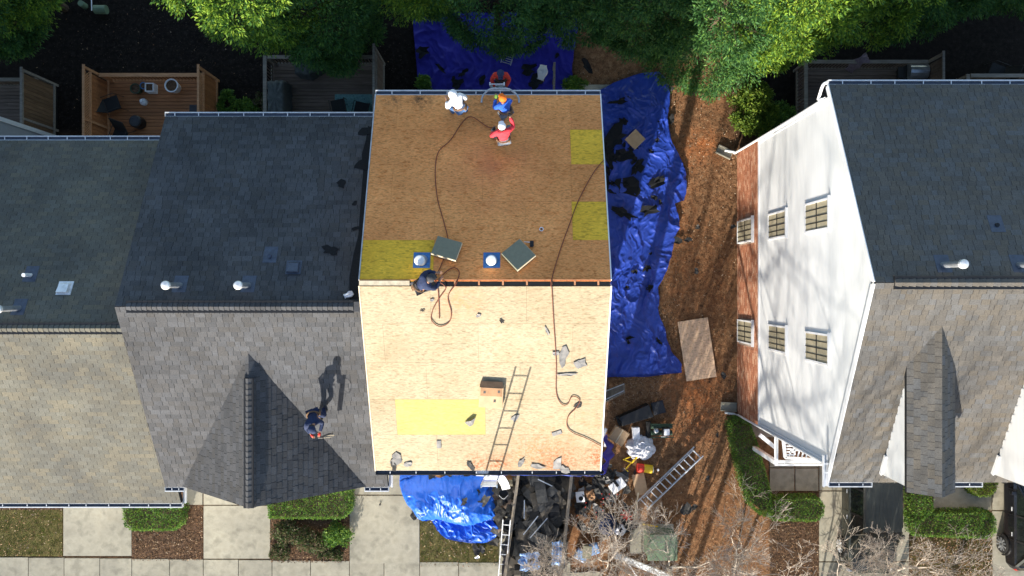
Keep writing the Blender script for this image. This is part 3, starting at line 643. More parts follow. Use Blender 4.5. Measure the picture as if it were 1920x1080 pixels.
# open ridge slot: dark gap crossed by rafters, closed by a pale board at its left end
G().box((CX0+.02, .06, 9.90), (CX1-.02, .20, 10.078)).build('ridge_gap', 'felt', rC)
for px in (800, 853, 898, 943, 988, 1034, 1078, 1122):
    x = Xat(px, 531, 10.1); G().box((x-.022, .07, 10.0), (x+.022, .19, 10.10)).build('rafter', 'rawwood', rC)
G().box((CX0, .065, 10.082), (Xat(768, 531, 10.1), .185, 10.118)).build('ridge_board', 'bright', rC)
G().box((CX0, .195, 10.075), (CX1, .215, 10.10)).build('ridge_batten', 'rawwood', rC)
for s, y0, y1 in (('cf', -5.17, .07), ('cb', .19, 5.48)):
    for x, m in ((CX0-.012, 'bright' if s == 'cf' else 'alud'), (CX1+.012, 'white')):
        G().beam((x, y0, zs(s, y0)-.05), (x, y1, zs(s, y1)-.05), .03, .12).build('drip_edge', m, rC)
gutter(hC, CX0, CX1, 5.49, 7.97, 1, .72); gutter(hC, CX0, CX1, -5.18, 7.97, -1, .72, 'black')
fascia(hC, CX0, CX1, -5.17, 7.98); fascia(hC, CX0, CX1, 5.478, 7.98)
for px in (791, 922):
    p = S(px, 488, 'cb'); n = Vector((0, .395, 1)).normalized(); v = Vector((0, 1, -.395)).normalized(); a = .215
    fl = G().poly3([tuple(p+Vector((sx*a, 0, 0))+v*sy*a+n*.012) for sx, sy in ((-1, -1), (1, -1), (1, 1), (-1, 1))], tuple(n*-.01)).build('flashing', 'lead', hC)
    tx = p.x-.03 if px < 800 else p.x
    G().lathe((p.x, p.y-.02, p.z-.05), [(.17, 0), (.12, .14), (.115, .2)], 18).build('vent_base', 'galv', fl)
    G().lathe((p.x, p.y-.02, p.z+.15), [(.10, 0), (.10, .22), (.13, .24), (.13, .33), (.11, .35), (.02, .36)], 18).build('vent_cap', 'foam', fl)
p = S(1015, 430, 'cb'); G().lathe((p.x, p.y, p.z-.05), [(.055, 0), (.055, .13), (.038, .13), (.038, .02)], 16).build('pipe_stub', 'white', hC)

# --- house on the right
hD = thing('townhouse', 'townhouse at the right with white sided gable wall, brick base and mixed grey-brown shingles', 'house', (13, 0, 0))
DX0, DX1, DYF, DYB, DYR, DZR = 8.90, 20.5, -5.43, 5.69, .13, 10.65
WX = 9.0
g = G(); pr = [(-5.0, 0), (-5.0, zs('Cf', -5.0)-.2), (.13, 10.43), (5.35, zs('Cb', 5.35)-.2), (5.35, 0)]
g.v += [(WX+.03, y, z) for y, z in pr]+[(DX1-.1, y, z) for y, z in pr]; g.f += [tuple(range(5)), tuple(reversed(range(5, 10)))]+[(i, 5+i, 5+(i+1) % 5, (i+1) % 5) for i in range(5)]
wD = g.build('wall', 'mortar', hD)
fw = G().box((WX+.04, -5.045, .03), (DX1-.1, -5.005, 2.6)).build('front_wall', 'brick', wD)
G().box((WX+.04, -5.045, 2.62), (DX1-.1, -5.005, 7.9)).build('front_wall', 'siding', wD)
for x in (13.9, 20.2):
    gd = G().box((x-1.25, -5.075, .03), (x+1.25, -5.05, 2.25)).build('garage_door', 'white', hD)
    for z in (.55, 1.1, 1.65): G().box((x-1.2, -5.082, z-.01), (x+1.2, -5.076, z+.01)).build('panel_joint', 'flash', gd)
for x in (10.8, 12.9, 14.9, 17.5, 19.3):
    fo = G().box((x-.5, -5.085, 3.6), (x+.5, -5.05, 5.1)).build('window', 'white', hD); G().box((x-.42, -5.095, 3.68), (x+.42, -5.086, 5.02)).build('pane', 'pane', fo)
def gable_span(z):
    if z <= 7.9: return -5.0, 5.35
    yf = (z+.16-SURF['Cf'][0])/SURF['Cf'][1]; yb_ = (z+.16-SURF['Cb'][0])/SURF['Cb'][1]
    return max(-5.0, yf), min(5.35, yb_)
lap = .115; z = 2.60; V = []; Fq = []
while z < 10.35:
    y0, y1 = gable_span(z+lap); z1 = z+lap
    if y1-y0 > .15:
        k = len(V); xb, xt = WX-.022, WX-.004
        V += [(xb, y0, z), (xb, y1, z), (xt, y1, z1), (xt, y0, z1), (WX+.03, y0, z), (WX+.03, y1, z), (WX+.03, y1, z1), (WX+.03, y0, z1)]
        Fq += [(k, k+3, k+2, k+1), (k, k+1, k+5, k+4), (k, k+4, k+7, k+3), (k+1, k+2, k+6, k+5)]
    z = z1
sd_ = link('siding_board', meshnp('siding_board', V, Fq, M['siding']), wD); sd_['kind'] = 'stuff'
# brick base storey, bricks laid on the mortar wall
bp_ = Pool(); z = .04; k = 0; nrm = Vector((-1, 0, 0)); up = Vector((0, 0, 1)); ay = Vector((0, -1, 0))
WIN = [(2.2, .20, 1.90), (-1.69, .20, 1.90), (2.13, 3.45, 5.05), (-1.71, 3.45, 5.05), (2.12, 6.45, 8.05), (-1.76, 6.45, 8.05)]
while z < 2.5:
    y = -5.0+(k % 2)*.1
    while y < 5.3:
        if not any(abs(y+.1-wy) < .56 and w0-.06 < z < w1+.04 for wy, w0, w1 in WIN[:2]):
            bp_.add(Vector((WX+.0299, y+.1, z)), ay, up, nrm, .195, .066, .022+rr(0, .004))
        y += .206
    z += .076; k += 1
bp_.finish('brick', M['brick'], wD, 0)
G().box((WX-.05, -5.03, 2.50), (WX+.03, 5.38, 2.60)).build('water_table_trim', 'white', hD)
for y0, y1 in ((-5.06, -4.90), (5.26, 5.42)): G().box((WX-.045, y0, 2.6), (WX+.03, y1, 7.98)).build('corner_board', 'white', hD)
for wy, w0, w1 in WIN:
    fr = G(); x0, x1 = WX-.055, WX+.02; hw = .45; t = .06
    fr.box((x0, wy-hw, w0), (x1, wy-hw+t, w1)).box((x0, wy+hw-t, w0), (x1, wy+hw, w1)).box((x0, wy-hw+t, w0), (x1, wy+hw-t, w0+t)).box((x0, wy-hw+t, w1-t), (x1, wy+hw-t, w1))
    fo = fr.build('window', 'white', hD)
    zc = (w0+w1)/2
    mu = G().box((x0+.008, wy-.014, w0+t), (x1, wy+.014, w1-t)).box((x0+.006, wy-hw+t, zc-.025), (x1, wy-.014, zc+.025)).box((x0+.006, wy+.014, zc-.025), (x1, wy+hw-t, zc+.025))
    for q in (-1, 1):
        for sgn in (-1, 1): mu.box((x0+.009, wy+sgn*.2-.008, w0+t), (x0+.018, wy+sgn*.2+.008, w1-t))
    mu.build('window_frame', 'dark', fo)
    for a, b in ((wy-hw+t, wy-.014), (wy+.014, wy+hw-t)):
        for c_, d_ in ((w0+t, zc-.025), (zc+.025, w1-t)):
            G().box((WX-.036, a, c_), (WX+.024, b, d_)).build('pane', 'pane', fo)
    G().box((x0-.035, wy-hw-.05, w1+.001), (x1, wy+hw+.05, w1+.05)).build('window_head', 'white', fo)
rD = roof_deck(hD, DX0, DX1, DYF, zs('Cf', DYF), DYR, DZR, DYB, zs('Cb', DYB))
for s, y0, y1 in (('Cf', DYF, DYR), ('Cb', DYR, DYB)):
    G().beam((DX0-.013, y0, zs(s, y0)-.09), (DX0-.013, y1, zs(s, y1)-.09), .022, .17).build('rake_board', 'white', hD)
pl = Pool(); slope_tiles(pl, DX0, DX1, DYF-.02, zs('Cf', DYF-.02), DYR, DZR, .2, .145, 'arch'); slope_tiles(pl, DX0, DX1, DYB+.02, zs('Cb', DYB+.02), DYR, DZR, .2, .145, 'arch')
for xc in (10.82, 13.93, 17.0):
    pg = Pool(); go = gable(hD, pg, xc, 10.17, -5.28, -.95, .62, .46, 'felt', 'siding', 0); pl.t += pg.t
    for sx in (-1, 1):
        xw = xc+sx*.54; g = G(); y0, y1 = -5.14, -1.9
        g.v = [(xw, y0, zs('Cf', y0)-.3), (xw, y1, zs('Cf', y1)-.1), (xw, y1, 9.66), (xw, y0, 9.66)]; g.v += [(x-sx*.04, y, z) for x, y, z in g.v]
        g.f = [(0, 1, 2, 3), (7, 6, 5, 4), (0, 4, 5, 1), (1, 5, 6, 2), (2, 6, 7, 3), (3, 7, 4, 0)]; dw = g.build('dormer_wall', 'siding', hD)
        V = []; Fq = []; z = 8.2
        while z < 9.6:
            ya = max(y0, y0); yb2 = (z-SURF['Cf'][0])/SURF['Cf'][1]
            if yb2 > y0+.05:
                k = len(V); xb = xw+sx*.018; xt = xw+sx*.004; yb2 = min(yb2+.05, y1)
                V += [(xb, y0, z), (xb, yb2, z), (xt, yb2, z+.11), (xt, y0, z+.11), (xw, y0, z), (xw, yb2, z)]; Fq += [(k, k+3, k+2, k+1), (k, k+1, k+5, k+4)]
            z += .11
        if V:
            q = link('siding_board', meshnp('siding_board', V, Fq, M['siding']), dw); q['kind'] = 'stuff'
    G().box((xc-.54, -5.18, 7.0), (xc+.54, -5.12, 9.7)).build('dormer_front', 'siding', hD)
    yb2 = -4.6; G().beam((xc-.575, -5.18, zs('Cf', -5.18)+.06), (xc-.575, yb2, zs('Cf', yb2)+.06), .04, .09).build('step_flashing', 'white', hD)
pl.finish('shingle', M['shC'], rD)
ridge_caps(rD, DX0+.45, DX1, DYR, DZR+.055, .40, 'shC', .17, .16)
fascia(hD, DX0, DX1, DYF-.015, 8.2); fascia(hD, DX0, DX1, DYB+.015, 8.2)
gutter(hD, DX0, 10.1, DYF-.03, 8.19, -1, .75); gutter(hD, 11.5, 13.2, DYF-.03, 8.19, -1, .75); gutter(hD, 14.7, DX1, DYF-.03, 8.19, -1, .75)
gutter(hD, DX0, DX1, DYB+.03, 8.17, 1, .75, 'white')
# gutter return and downspouts on the gable wall
g = G(); g.tube(smoothpath([(8.98, 5.80, 8.08), (8.85, 5.78, 7.95), (8.86, 5.45, 7.6), (8.93, 5.40, 7.3), (8.93, 5.40, .4), (8.85, 5.42, .15), (8.5, 5.5, .08)], 5), .045, 6); g.build('downspout', 'white', hD)
g = G(); g.tube([(8.93, -5.02, 7.9), (8.93, -5.02, .4), (8.85, -5.02, .15), (8.5, -4.98, .08)], .045, 6); g.build('downspout', 'white', hD)
g = G().box((DX0-.14, DYF-.16, 8.09), (DX0-.0, -4.7, 8.10)); g.box((DX0-.155, DYF-.16, 8.10), (DX0-.13, -4.7, 8.2)); g.box((DX0-.13, -5.2, 8.19), (DX0, -5.17, 8.2)); g.box((DX0-.13, -4.95, 8.19), (DX0, -4.92, 8.2)); g.build('gutter', 'white', hD)
pipe_vent(hD, 1768, 497, 'Cb', .80); pipe_vent(hD, 1910, 497, 'Cb', .80); pipe_vent(hD, 1868, 422, 'Cb', .16, .05, False, 'black')
# front porch: gutter frame, beam, open brackets
pr_ = G(); zp = 3.05
def PX(px, py, z=zp): return S(px, py, z)
a = PX(1452, 812); b = PX(1452, 873); c = PX(1549, 873)
g = G(); g.box((a.x, b.y, zp-.02), (a.x+.05, a.y, zp+.02)); g.box((a.x, b.y-.0, zp-.021), (c.x+2.6, b.y+.05, zp+.021)); g.box((a.x+.05, b.y+.05, zp-.1), (c.x+2.6, b.y+.17, zp-.09)); g.box((a.x+.05, b.y+.17, zp-.1), (a.x+.17, a.y, zp-.09))
po = g.build('porch_gutter', 'white', hD)
for i in range(6):
    x = a.x+.35+i*.62; G().box((x, b.y+.05, zp), (x+.02, b.y+.17, zp+.012)).build('gutter_hanger', 'white', po)
def bracket(p, q, r_):
    """white triangular frame with slats, standing off the wall"""
    g = G(); g.beam(p, q, .09, .09); g.beam(q, r_, .09, .09)
    p, q, r_ = Vector(p), Vector(q), Vector(r_)
    bo = g.build('porch_bracket', 'white', hD)
    for i in range(1, 6):
        t = i/6; a_ = p.lerp(q, t); G().beam(a_+Vector((.07, 0, 0)), a_+Vector((.32, 0, 0)), .045, .03).build('slat', 'white', bo)
    G().beam(p+Vector((.34, 0, 0)), q+Vector((.34, .1, 0)), .05, .06).build('bracket_rail', 'white', bo)
    for i in range(1, 8):
        t = i/8; a_ = q.lerp(r_, t); G().beam(a_+Vector((0, .06, 0)), a_+Vector((.06, .26, 0)), .045, .03).build('slat', 'white', bo)
    G().beam(q+Vector((.2, .28, 0)), r_+Vector((0, .28, 0)), .05, .06).build('bracket_rail', 'white', bo)
q1 = PX(1469, 826, 3.3); q2 = PX(1472, 858, 3.3); q3 = PX(1535, 862, 3.3); bracket(q1, q2, q3)
a1 = PX(1424, 815, 2.2); a2 = PX(1452, 838, 2.2); G().beam(a1, a2, .14, .1).build('porch_beam', 'white', hD)
G().box((9.35, -6.3, .06), (9.5, -6.15, 2.95)).build('porch_post', 'white', hD)
G().box((9.1, -5.9, .05), (11.6, -5.0, .35)).build('porch_step', 'conc', hD)

# --- neighbour beyond the far-left deck
hN = thing('neighbour_house', 'grey sided house corner with white corner board at the left edge behind the tan roof', 'house', (-21, 3, 0))
G().box((-24, -1, 0), (-18.13, 6.0, 8)).build('wall', 'greysiding', hN)
V = []; Fq = []; z = 0.
while z < 8:
    k = len(V); V += [(-18.085, -1, z), (-18.085, 6, z), (-18.11, 6, z+.12), (-18.11, -1, z+.12), (-18.125, -1, z), (-18.125, 6, z)]; Fq += [(k, k+1, k+2, k+3), (k, k+4, k+5, k+1)]; z += .12
q = link('siding_board', meshnp('siding_board', V, Fq, M['greysiding']), hN); q['kind'] = 'stuff'
G().box((-18.2, 5.9, 0), (-18.05, 6.05, 8)).build('corner_board', 'white', hN)

# ------------------------------------------------------------------ decks
def deck(name, label, x0, x1, y0, y1, board, railm, left, right, back, zf=.16, bw=.142):
    t = thing(name, label, 'deck', ((x0+x1)/2, (y0+y1)/2, 0))
    y = y1-bw
    G().box((x0, y0, .0), (x1, y1, zf-.05)).build('deck_frame', 'black', t)
    while y > y0:
        xs = [x0, x1] if random.random() < .6 else [x0, x0+rr(.35, .7)*(x1-x0), x1]
        for a, b in zip(xs[:-1], xs[1:]):
            G().box((a+.003, y+.007, zf-.03), (b-.003, y+bw-.007, zf+rr(-.002, .002))).build('deck_board', board, t)
        y -= bw
    def screen(x, side, h, yy0, yy1, lattice=True, m=board):
        cap = G().box((x-.045, yy0, h-.035), (x+.045, yy1+.1, h)); cap.build('screen_cap', railm, t)
        for yy in (yy1, (yy0+yy1)/2):
            G().box((x-.045, yy-.045, 0), (x+.045, yy+.045, h-.036)).build('post', railm, t)
        top = h-.40 if lattice else h-.04
        G().box((x-.02, yy0, top-.045), (x+.05, yy1-.046, top)).build('screen_rail', railm, t)
        G().box((x-.02, yy0, zf+.05), (x+.06, yy1-.046, zf+.12)).build('screen_rail', railm, t)
        yy = yy0
        while yy < yy1-.15:
            G().box((x-.014+rr(0, .004), yy+.004, zf+.1), (x+.012, yy+.132, top-.046)).build('picket', m, t); yy += .14
        if lattice:
            g = G(); yy = yy0
            while yy < yy1-.3:
                g.beam((x-.006, yy, top), (x-.006, yy+.34, h-.04), .03, .008, Vector((1, 0, 0))); g.beam((x+.006, yy+.34, top), (x+.006, yy, h-.04), .03, .008, Vector((1, 0, 0))); yy += .1
            o = g.build('lattice', railm, t); o['kind'] = 'stuff'
    def rail(p, q, h):
        p = Vector((*p, 0)); q = Vector((*q, 0)); d = (q-p).normalized()
        G().beam(p+Vector((0, 0, h)), q+Vector((0, 0, h)), .14, .035).build('rail_cap', railm, t)
        G().beam(p+Vector((0, 0, .3)), q+Vector((0, 0, .3)), .04, .08).build('rail', railm, t)
        L = (q-p).length; n = int(L/.13)
        for i in range(n+1):
            c = p+d*(i*L/n); G().box((c.x-.018, c.y-.018, .28), (c.x+.018, c.y+.018, h-.018)).build('baluster', board, t)
        for c in (p+d*.07, q-d*.07): G().box((c.x-.045, c.y-.045, 0), (c.x+.045, c.y+.045, h-.019)).build('post', railm, t)
    for side, sp in ((0, left), (1, right)):
        if sp is None: continue
        x = (x0, x1)[side]
        if sp[0] == 'screen': screen(x, side, sp[1], y0, y1, sp[2])
        else: rail((x, y0), (x, y1), sp[1])
    if back: rail((x0+.1, y1-.05), (x1-.1, y1-.05), back)
    return t
d1 = deck('deck', 'redwood stained back deck with tall lattice topped screens, behind the tan roof', -16.05, -11.75, 4.4, 8.28, 'deckred', 'deckrail', ('screen', 1.8, True), ('screen', 1.8, True), .98)
d2 = deck('deck', 'dark weathered deck behind the charcoal roof, partly under an evergreen', -9.52, -5.12, 5.0, 8.95, 'deckgrey', 'railgrey', ('rail', 1.05), ('screen', 2.1, True), 1.05)
d3 = deck('deck', 'grey deck with a barbecue behind the right-hand house', 11.3, 16.1, 5.4, 8.75, 'deckgrey', 'railgrey', ('rail', 1.1), ('screen', 1.9, False), 1.1)
d4 = deck('deck', 'brown weathered deck with a tall screen at the far left edge', -23, -18.2, 4.5, 8.1, 'deckgrey', 'railgrey', None, ('screen', 2.05, False), .98)
d5 = deck('deck', 'small grey deck corner at the right edge behind the right-hand house', 17.6, 22, 5.4, 8.25, 'deckgrey', 'railgrey', ('rail', 1.0), None, 1.0)
for o in list(C.objects):
    if o.parent == d4 and o.name.startswith('picket'): o.data.materials[0] = M['deckbrown']

# deck furniture
def patio_chair(px, py, z, yaw, label, w_=.55):
    p = S(px, py, 'g', z); t = thing('patio_chair', label, 'chair', (p.x, p.y, z)); R = Matrix.Translation((p.x, p.y, z)) @ Matrix.Rotation(yaw, 4, 'Z'); a = w_/2
    G().box((-a, -a, .40), (a, a, .43)).xf(R).build('seat', 'blackcloth', t)
    g = G(); g.poly3([(-a, -a, .44), (a, -a, .44), (a, -a-.28, 1.0), (-a, -a-.28, 1.0)], (0, -.02, -.01)); g.xf(R).build('backrest', 'blackcloth', t)
    for sx in (-1, 1):
        G().tube([(sx*(a+.02), a+.06, 0), (sx*(a+.02), a-.02, .62), (sx*(a+.02), -a-.1, .62)], .014, 6).xf(R).build('armrest', 'dark', t)
        G().tube([(sx*(a+.0), -a-.2, 0), (sx*(a+.0), -a, .44), (sx*(a+.0), -a-.28, 1.02)], .014, 6).xf(R).build('leg', 'dark', t)
    return t
patio_chair(222, 200, .16, math.radians(-70), 'black mesh patio chair beside the left screen of the redwood deck')
patio_chair(235, 262, .16, math.radians(160), 'black patio chair half hidden under the tan roof edge')
patio_chair(640, 205, .16, math.radians(12), 'black folding patio chair at left on the teal rug')
patio_chair(682, 210, .16, math.radians(-12), 'black folding patio chair at right on the teal rug by the screen')
def cyl(name, label, cat, px, py, z, prof, m, n=20, inner=None):
    p = S(px, py, 'g', z); t = thing(name, label, cat, (p.x, p.y, z)); G().lathe((p.x, p.y, z), prof, n).build('body', m, t, smooth=False)
    if inner: G().lathe((p.x, p.y, z+inner[1]), [(inner[0], 0), (inner[0], .01)], n).build(inner[3], inner[2], t)
    return t
cyl('ottoman', 'round black ottoman table in the middle of the redwood deck', 'ottoman', 264, 232, .16, [(.22, 0), (.24, .03), (.24, .42), (.21, .45)], 'black', inner=(.20, .452, 'greyd', 'top'))
cyl('planter', 'large white round planter full of dark soil on the redwood deck', 'planter', 331, 166, .16, [(.19, 0), (.26, .38), (.27, .4), (.27, .43), (.225, .43), (.22, .36)], 'foam', inner=(.222, .37, 'mulch', 'soil'))
cyl('planter', 'dark round pot left of the square planter on the redwood deck', 'planter', 261, 170, .16, [(.14, 0), (.20, .28), (.21, .3), (.17, .3), (.165, .25)], 'green', inner=(.165, .26, 'mulch', 'soil'))
cyl('planter', 'small teal pot against the dark round pot on the redwood deck', 'planter', 275, 164, .16, [(.09, 0), (.13, .24), (.14, .26), (.11, .26), (.105, .22)], 'lead', inner=(.105, .23, 'mulch', 'soil'))
cyl('watering_jug', 'pale lilac watering jug standing on the redwood deck boards', 'jug', 271, 192, .16, [(.14, 0), (.14, .10), (.11, .16), (.06, .2), (.06, .26), (.03, .27)], 'foam')
p = S(288, 168, 'g', .16); t = thing('planter', 'square white planter beside the round pots on the redwood deck', 'planter', (p.x, p.y, .16))
g = G(); a = .17; g.box((p.x-a, p.y-a, .16), (p.x+a, p.y-a+.03, .5)).box((p.x-a, p.y+a-.03, .16), (p.x+a, p.y+a, .5)).box((p.x-a, p.y-a+.03, .16), (p.x-a+.03, p.y+a-.03, .5)).box((p.x+a-.03, p.y-a+.03, .16), (p.x+a, p.y+a-.03, .5)); g.build('body', 'foam', t)
G().box((p.x-a+.03, p.y-a+.03, .3), (p.x+a-.03, p.y+a-.03, .44)).build('soil', 'mulch', t)
p = S(372, 206, 'g', .5); solo(G().box((p.x-.35, p.y-.3, .16), (p.x+.1, p.y+.2, .55)), 'storage_box', 'greyd', 'dark grey storage box at the right end of the redwood deck', 'box', bevel=.04)
a_ = S(628, 177, 'g', .17); b_ = S(702, 222, 'g', .17); solo(G().box((a_.x, b_.y, .165), (-5.2, a_.y, .18)), 'outdoor_rug', 'teal', 'teal patterned outdoor rug on the dark weathered deck', 'rug')
def covered(label, pts, h, z=.16, m='green'):
    """fabric cover: tapered, rounded and wrinkled"""
    c = sum((Vector(p) for p in pts), Vector())/len(pts); V = []; n = 40; lv = 9
    for j in range(lv):
        t = j/(lv-1); s_ = (1.06-.06*t) if t < .75 else 1.0-(t-.75)*1.1
        for i in range(n):
            u = i/n*len(pts); k = int(u); q = Vector(pts[k]).lerp(Vector(pts[(k+1) % len(pts)]), u-k)
            w_ = 1+.05*math.sin(i*2.1+j*.5)*(1-t*.5); p = c+(q-c)*s_*w_
            V.append((p.x, p.y, z+h*min(1, t*1.2)+(.03*math.sin(i*1.3) if t > .7 else 0)))
    V.append((c.x, c.y, z+h*1.03)); Fq = [(j*n+i, j*n+(i+1) % n, (j+1)*n+(i+1) % n, (j+1)*n+i) for j in range(lv-1) for i in range(n)]
    g = G(); g.v = V; g.f = Fq+[((lv-1)*n+i, (lv-1)*n+(i+1) % n, lv*n) for i in range(n)]
    return g
def pxl(l, z): return [S(a, b, 'g', z) for a, b in l]
M['cover'] = mat('faded_grey_cover_fabric', (.075, .085, .085), scale=9, rough=.8)
solo(covered('', pxl([(503, 154), (535, 152), (536, 216), (504, 216)], .9), .95), 'grill_cover', 'cover', 'long grey fabric covered grill by the left rail of the dark deck', 'covered grill', smooth=True)
solo(covered('', pxl([(553, 108), (590, 105), (602, 128), (580, 142), (554, 138)], .7), .7), 'table_cover', 'cover', 'round grey covered table under the evergreen on the dark deck', 'covered table', smooth=True)
# barbecue
p = S(1722, 133, 'g', 1.0); t = thing('barbecue', 'stainless steel hooded barbecue in the corner of the grey deck', 'barbecue', (p.x, p.y, .16))
G().box((p.x-.45, p.y-.28, .3), (p.x+.45, p.y+.26, .85)).build('cabinet', 'dark', t)
g = G(); n = 9; prof = [(-.30*math.cos(math.pi*i/(n-1)), .30*math.sin(math.pi*i/(n-1))) for i in range(n)]
for x in (-.36, .36): g.v += [(p.x+x, p.y+a, .87+b) for a, b in prof]
g.f = [tuple(range(n)), tuple(reversed(range(n, 2*n)))]+[(i, i+1, n+i+1, n+i) for i in range(n-1)]
hd = g.build('hood', 'galv', t); G().tube([(p.x-.3, p.y-.36, .98), (p.x+.3, p.y-.36, .98)], .015).build('handle', 'alu', hd)
G().box((p.x-.7, p.y-.22, .82), (p.x-.46, p.y+.2, .86)).build('side_shelf', 'dark', t); G().box((p.x+.46, p.y-.22, .82), (p.x+.62, p.y+.2, .86)).build('side_shelf', 'dark', t)
for sx in (-1, 1):
    for sy in (-1, 1): G().box((p.x+sx*.4-.02, p.y+sy*.22-.02, .16), (p.x+sx*.4+.02, p.y+sy*.22+.02, .3)).build('leg', 'dark', t)
def drape(name, mname, label, cat, path, wid, thick=.02, n=9, seed=1, group=None):
    """limp cloth following 3-d points with pleats"""
    pts = smoothpath(path, 5); R = np.random.RandomState(seed); V = []; N = len(pts)
    for i, p in enumerate(pts):
        d = (pts[min(i+1, N-1)]-pts[max(0, i-1)]).normalized(); s_ = Vector((-d.y, d.x, 0)); s_ = s_.normalized() if s_.length > .01 else Vector((1, 0, 0)); w_ = wid*(1+.25*math.sin(i*.8+seed))
        for j in range(n):
            u = j/(n-1)-.5; V.append(tuple(p+s_*u*w_+Vector((0, 0, thick*(1+math.sin(j*2.4+i*.3+seed))+R.uniform(0, thick*.4)))))
    Fq = [(i*n+j, i*n+j+1, (i+1)*n+j+1, (i+1)*n+j) for i in range(N-1) for j in range(n-1)]
    g = G(); g.v = V; g.f = Fq; o = solo(g, name, mname, label, cat, group, smooth=True); sm = o.modifiers.new('thickness', 'SOLIDIFY'); sm.thickness = .012; return o
drape('towel', 'lilac', 'mauve towel hung over the back rail of the grey deck', 'towel', [S(1627, 108, 'g', 1.13), S(1612, 115, 'g', 1.14), S(1600, 124, 'g', .95), S(1590, 134, 'g', .7)], .34, .025, 11)
drape('cloth', 'foam', 'pale grey cloth draped on a post behind the stripped roof', 'cloth', [S(1019, 123, 'g', 1.0), S(1017, 135, 'g', 1.12), S(1013, 150, 'g', .8)], .32, .03, 11, 4)
p = S(1040, 118, 'g', .9); q = S(1039, 172, 'g', .9); t = thing('railing', 'thin grey wooden railing running from the blue tarp to the stripped house', 'railing', (p.x, p.y, 0))
G().beam(p, q, .07, .04).build('rail_cap', 'railgrey', t); G().beam(p-Vector((0, 0, .6)), q-Vector((0, 0, .6)), .04, .07).build('rail', 'railgrey', t)
for i in range(3):
    c = p.lerp(q, i/2); G().box((c.x-.04, c.y-.04, 0), (c.x+.04, c.y+.04, .88)).build('post', 'railgrey', t)
# rear yard oddments
for px, py, lab in ((160, 12, 'small grey-green drum at the left of a pair in the dark back yard'),):
    cyl('drum', lab, 'drum', px, py, 0, [(.12, 0), (.12, .3), (.1, .31)], 'xform')
a_ = S(178, 18, 'g', .2); b_ = S(200, 18, 'g', .2); solo(G().tube([a_, b_], .17, 16), 'drum', 'xform', 'grey-green drum lying on its side in the dark back yard', 'drum')
solo(G().tube([S(172, 20, 'g', .05), S(171, -20, 'g', .05)], .02), 'pipe', 'foam', 'thin pale pipe lying beside the drums in the dark back yard', 'pipe')
patio_chair(1855, 140, 0, 1.2, 'grey garden chair in the shade behind the right-hand roof')

# ------------------------------------------------------------------ tarps
def tarp(name, m, label, rows, z=.04, amp=.10, res=.035, seed=1, dome=None, scl=1.0, group=None, dirs=(1, 1), zf=None):
    """rows: list of (py, pxl, pxr) from top to bottom; sheet with creased folds lying on the ground"""
    ys = [S(960, r[0]).y for r in rows]; xl = [S(r[1], r[0]).x for r in rows]; xr = [S(r[2], r[0]).x for r in rows]
    yy = np.arange(ys[-1], ys[0], res)[::-1]; yy = np.append(yy, ys[-1])
    L = np.interp(-yy, [-a for a in ys], xl); Rr = np.interp(-yy, [-a for a in ys], xr)
    nc = int(max(Rr-L)/res)+1; u = np.linspace(0, 1, nc)
    edge = (fbm(yy*1.2, yy*0, seed+3)-.5)*.25
    X = L[:, None]+(Rr-L)[:, None]*u[None]+edge[:, None]*u[None]; Y = np.repeat(yy[:, None], nc, 1)+(fbm(X*1.1, X*0, seed+8)-.5)*.12
    wx = X+(fbm(X*.9, Y*.9, seed)-.5)*1.4; wy = Y+(fbm(X*.9, Y*.9, seed+5)-.5)*1.4
    a = crease(wx*1.5*scl*dirs[0], wy*.42*scl*dirs[1], seed+1); b = crease(wx*2.6*scl+wy*.9, wy*1.5*scl-wx*.7, seed+2); b2 = crease(wx*5.5*scl-wy*1.5, wy*3.0*scl+wx*1.2, seed+7); c = fbm(X*1.1, Y*1.1, seed+4, 3)
    msk = np.clip(fbm(X*.8, Y*.8, seed+9, 3)*2.6-.75, .12, 1)
    Z = z+amp*(.8*a+.42*b+.16*b2)*(.35+.65*np.clip(msk, 0, 1))+.05*c
    if dome: Z = dome(X, Y, Z)
    V = np.stack([X, Y, Z], -1).reshape(-1, 3); i = np.arange(X.size).reshape(X.shape)
    Fq = np.stack([i[:-1, :-1], i[1:, :-1], i[1:, 1:], i[:-1, 1:]], -1).reshape(-1, 4)
    o = link(name, meshnp(name, V, Fq, M[m], True)); return tagp(o, label, 'tarp', group), (lambda x, y: float(Z.ravel()[np.argmin((X.ravel()-x)**2+(Y.ravel()-y)**2)]))
t1, tz1 = tarp('side_tarp', 'tarp', 'large crumpled blue tarp spread on the ground along the right side of the stripped house',
    [(136, 1210, 1235), (150, 1165, 1248), (172, 1118, 1250), (230, 1118, 1254), (262, 1118, 1258), (292, 1118, 1272), (330, 1118, 1285), (378, 1118, 1284), (384, 1118, 1268), (430, 1118, 1270), (470, 1118, 1262), (510, 1118, 1250),
     (540, 1118, 1236), (590, 1118, 1234), (630, 1118, 1248), (665, 1118, 1258), (684, 1118, 1276), (700, 1118, 1277), (706, 1118, 1200)], amp=.125, seed=11, res=.025)
t2, tz2 = tarp('rear_tarp', 'tarpdk', 'violet blue tarp in the shade behind the stripped house', [(25, 775, 1085), (60, 776, 1080), (100, 780, 1075), (140, 783, 1073), (170, 784, 1072), (185, 784, 1070)], amp=.10, seed=21)
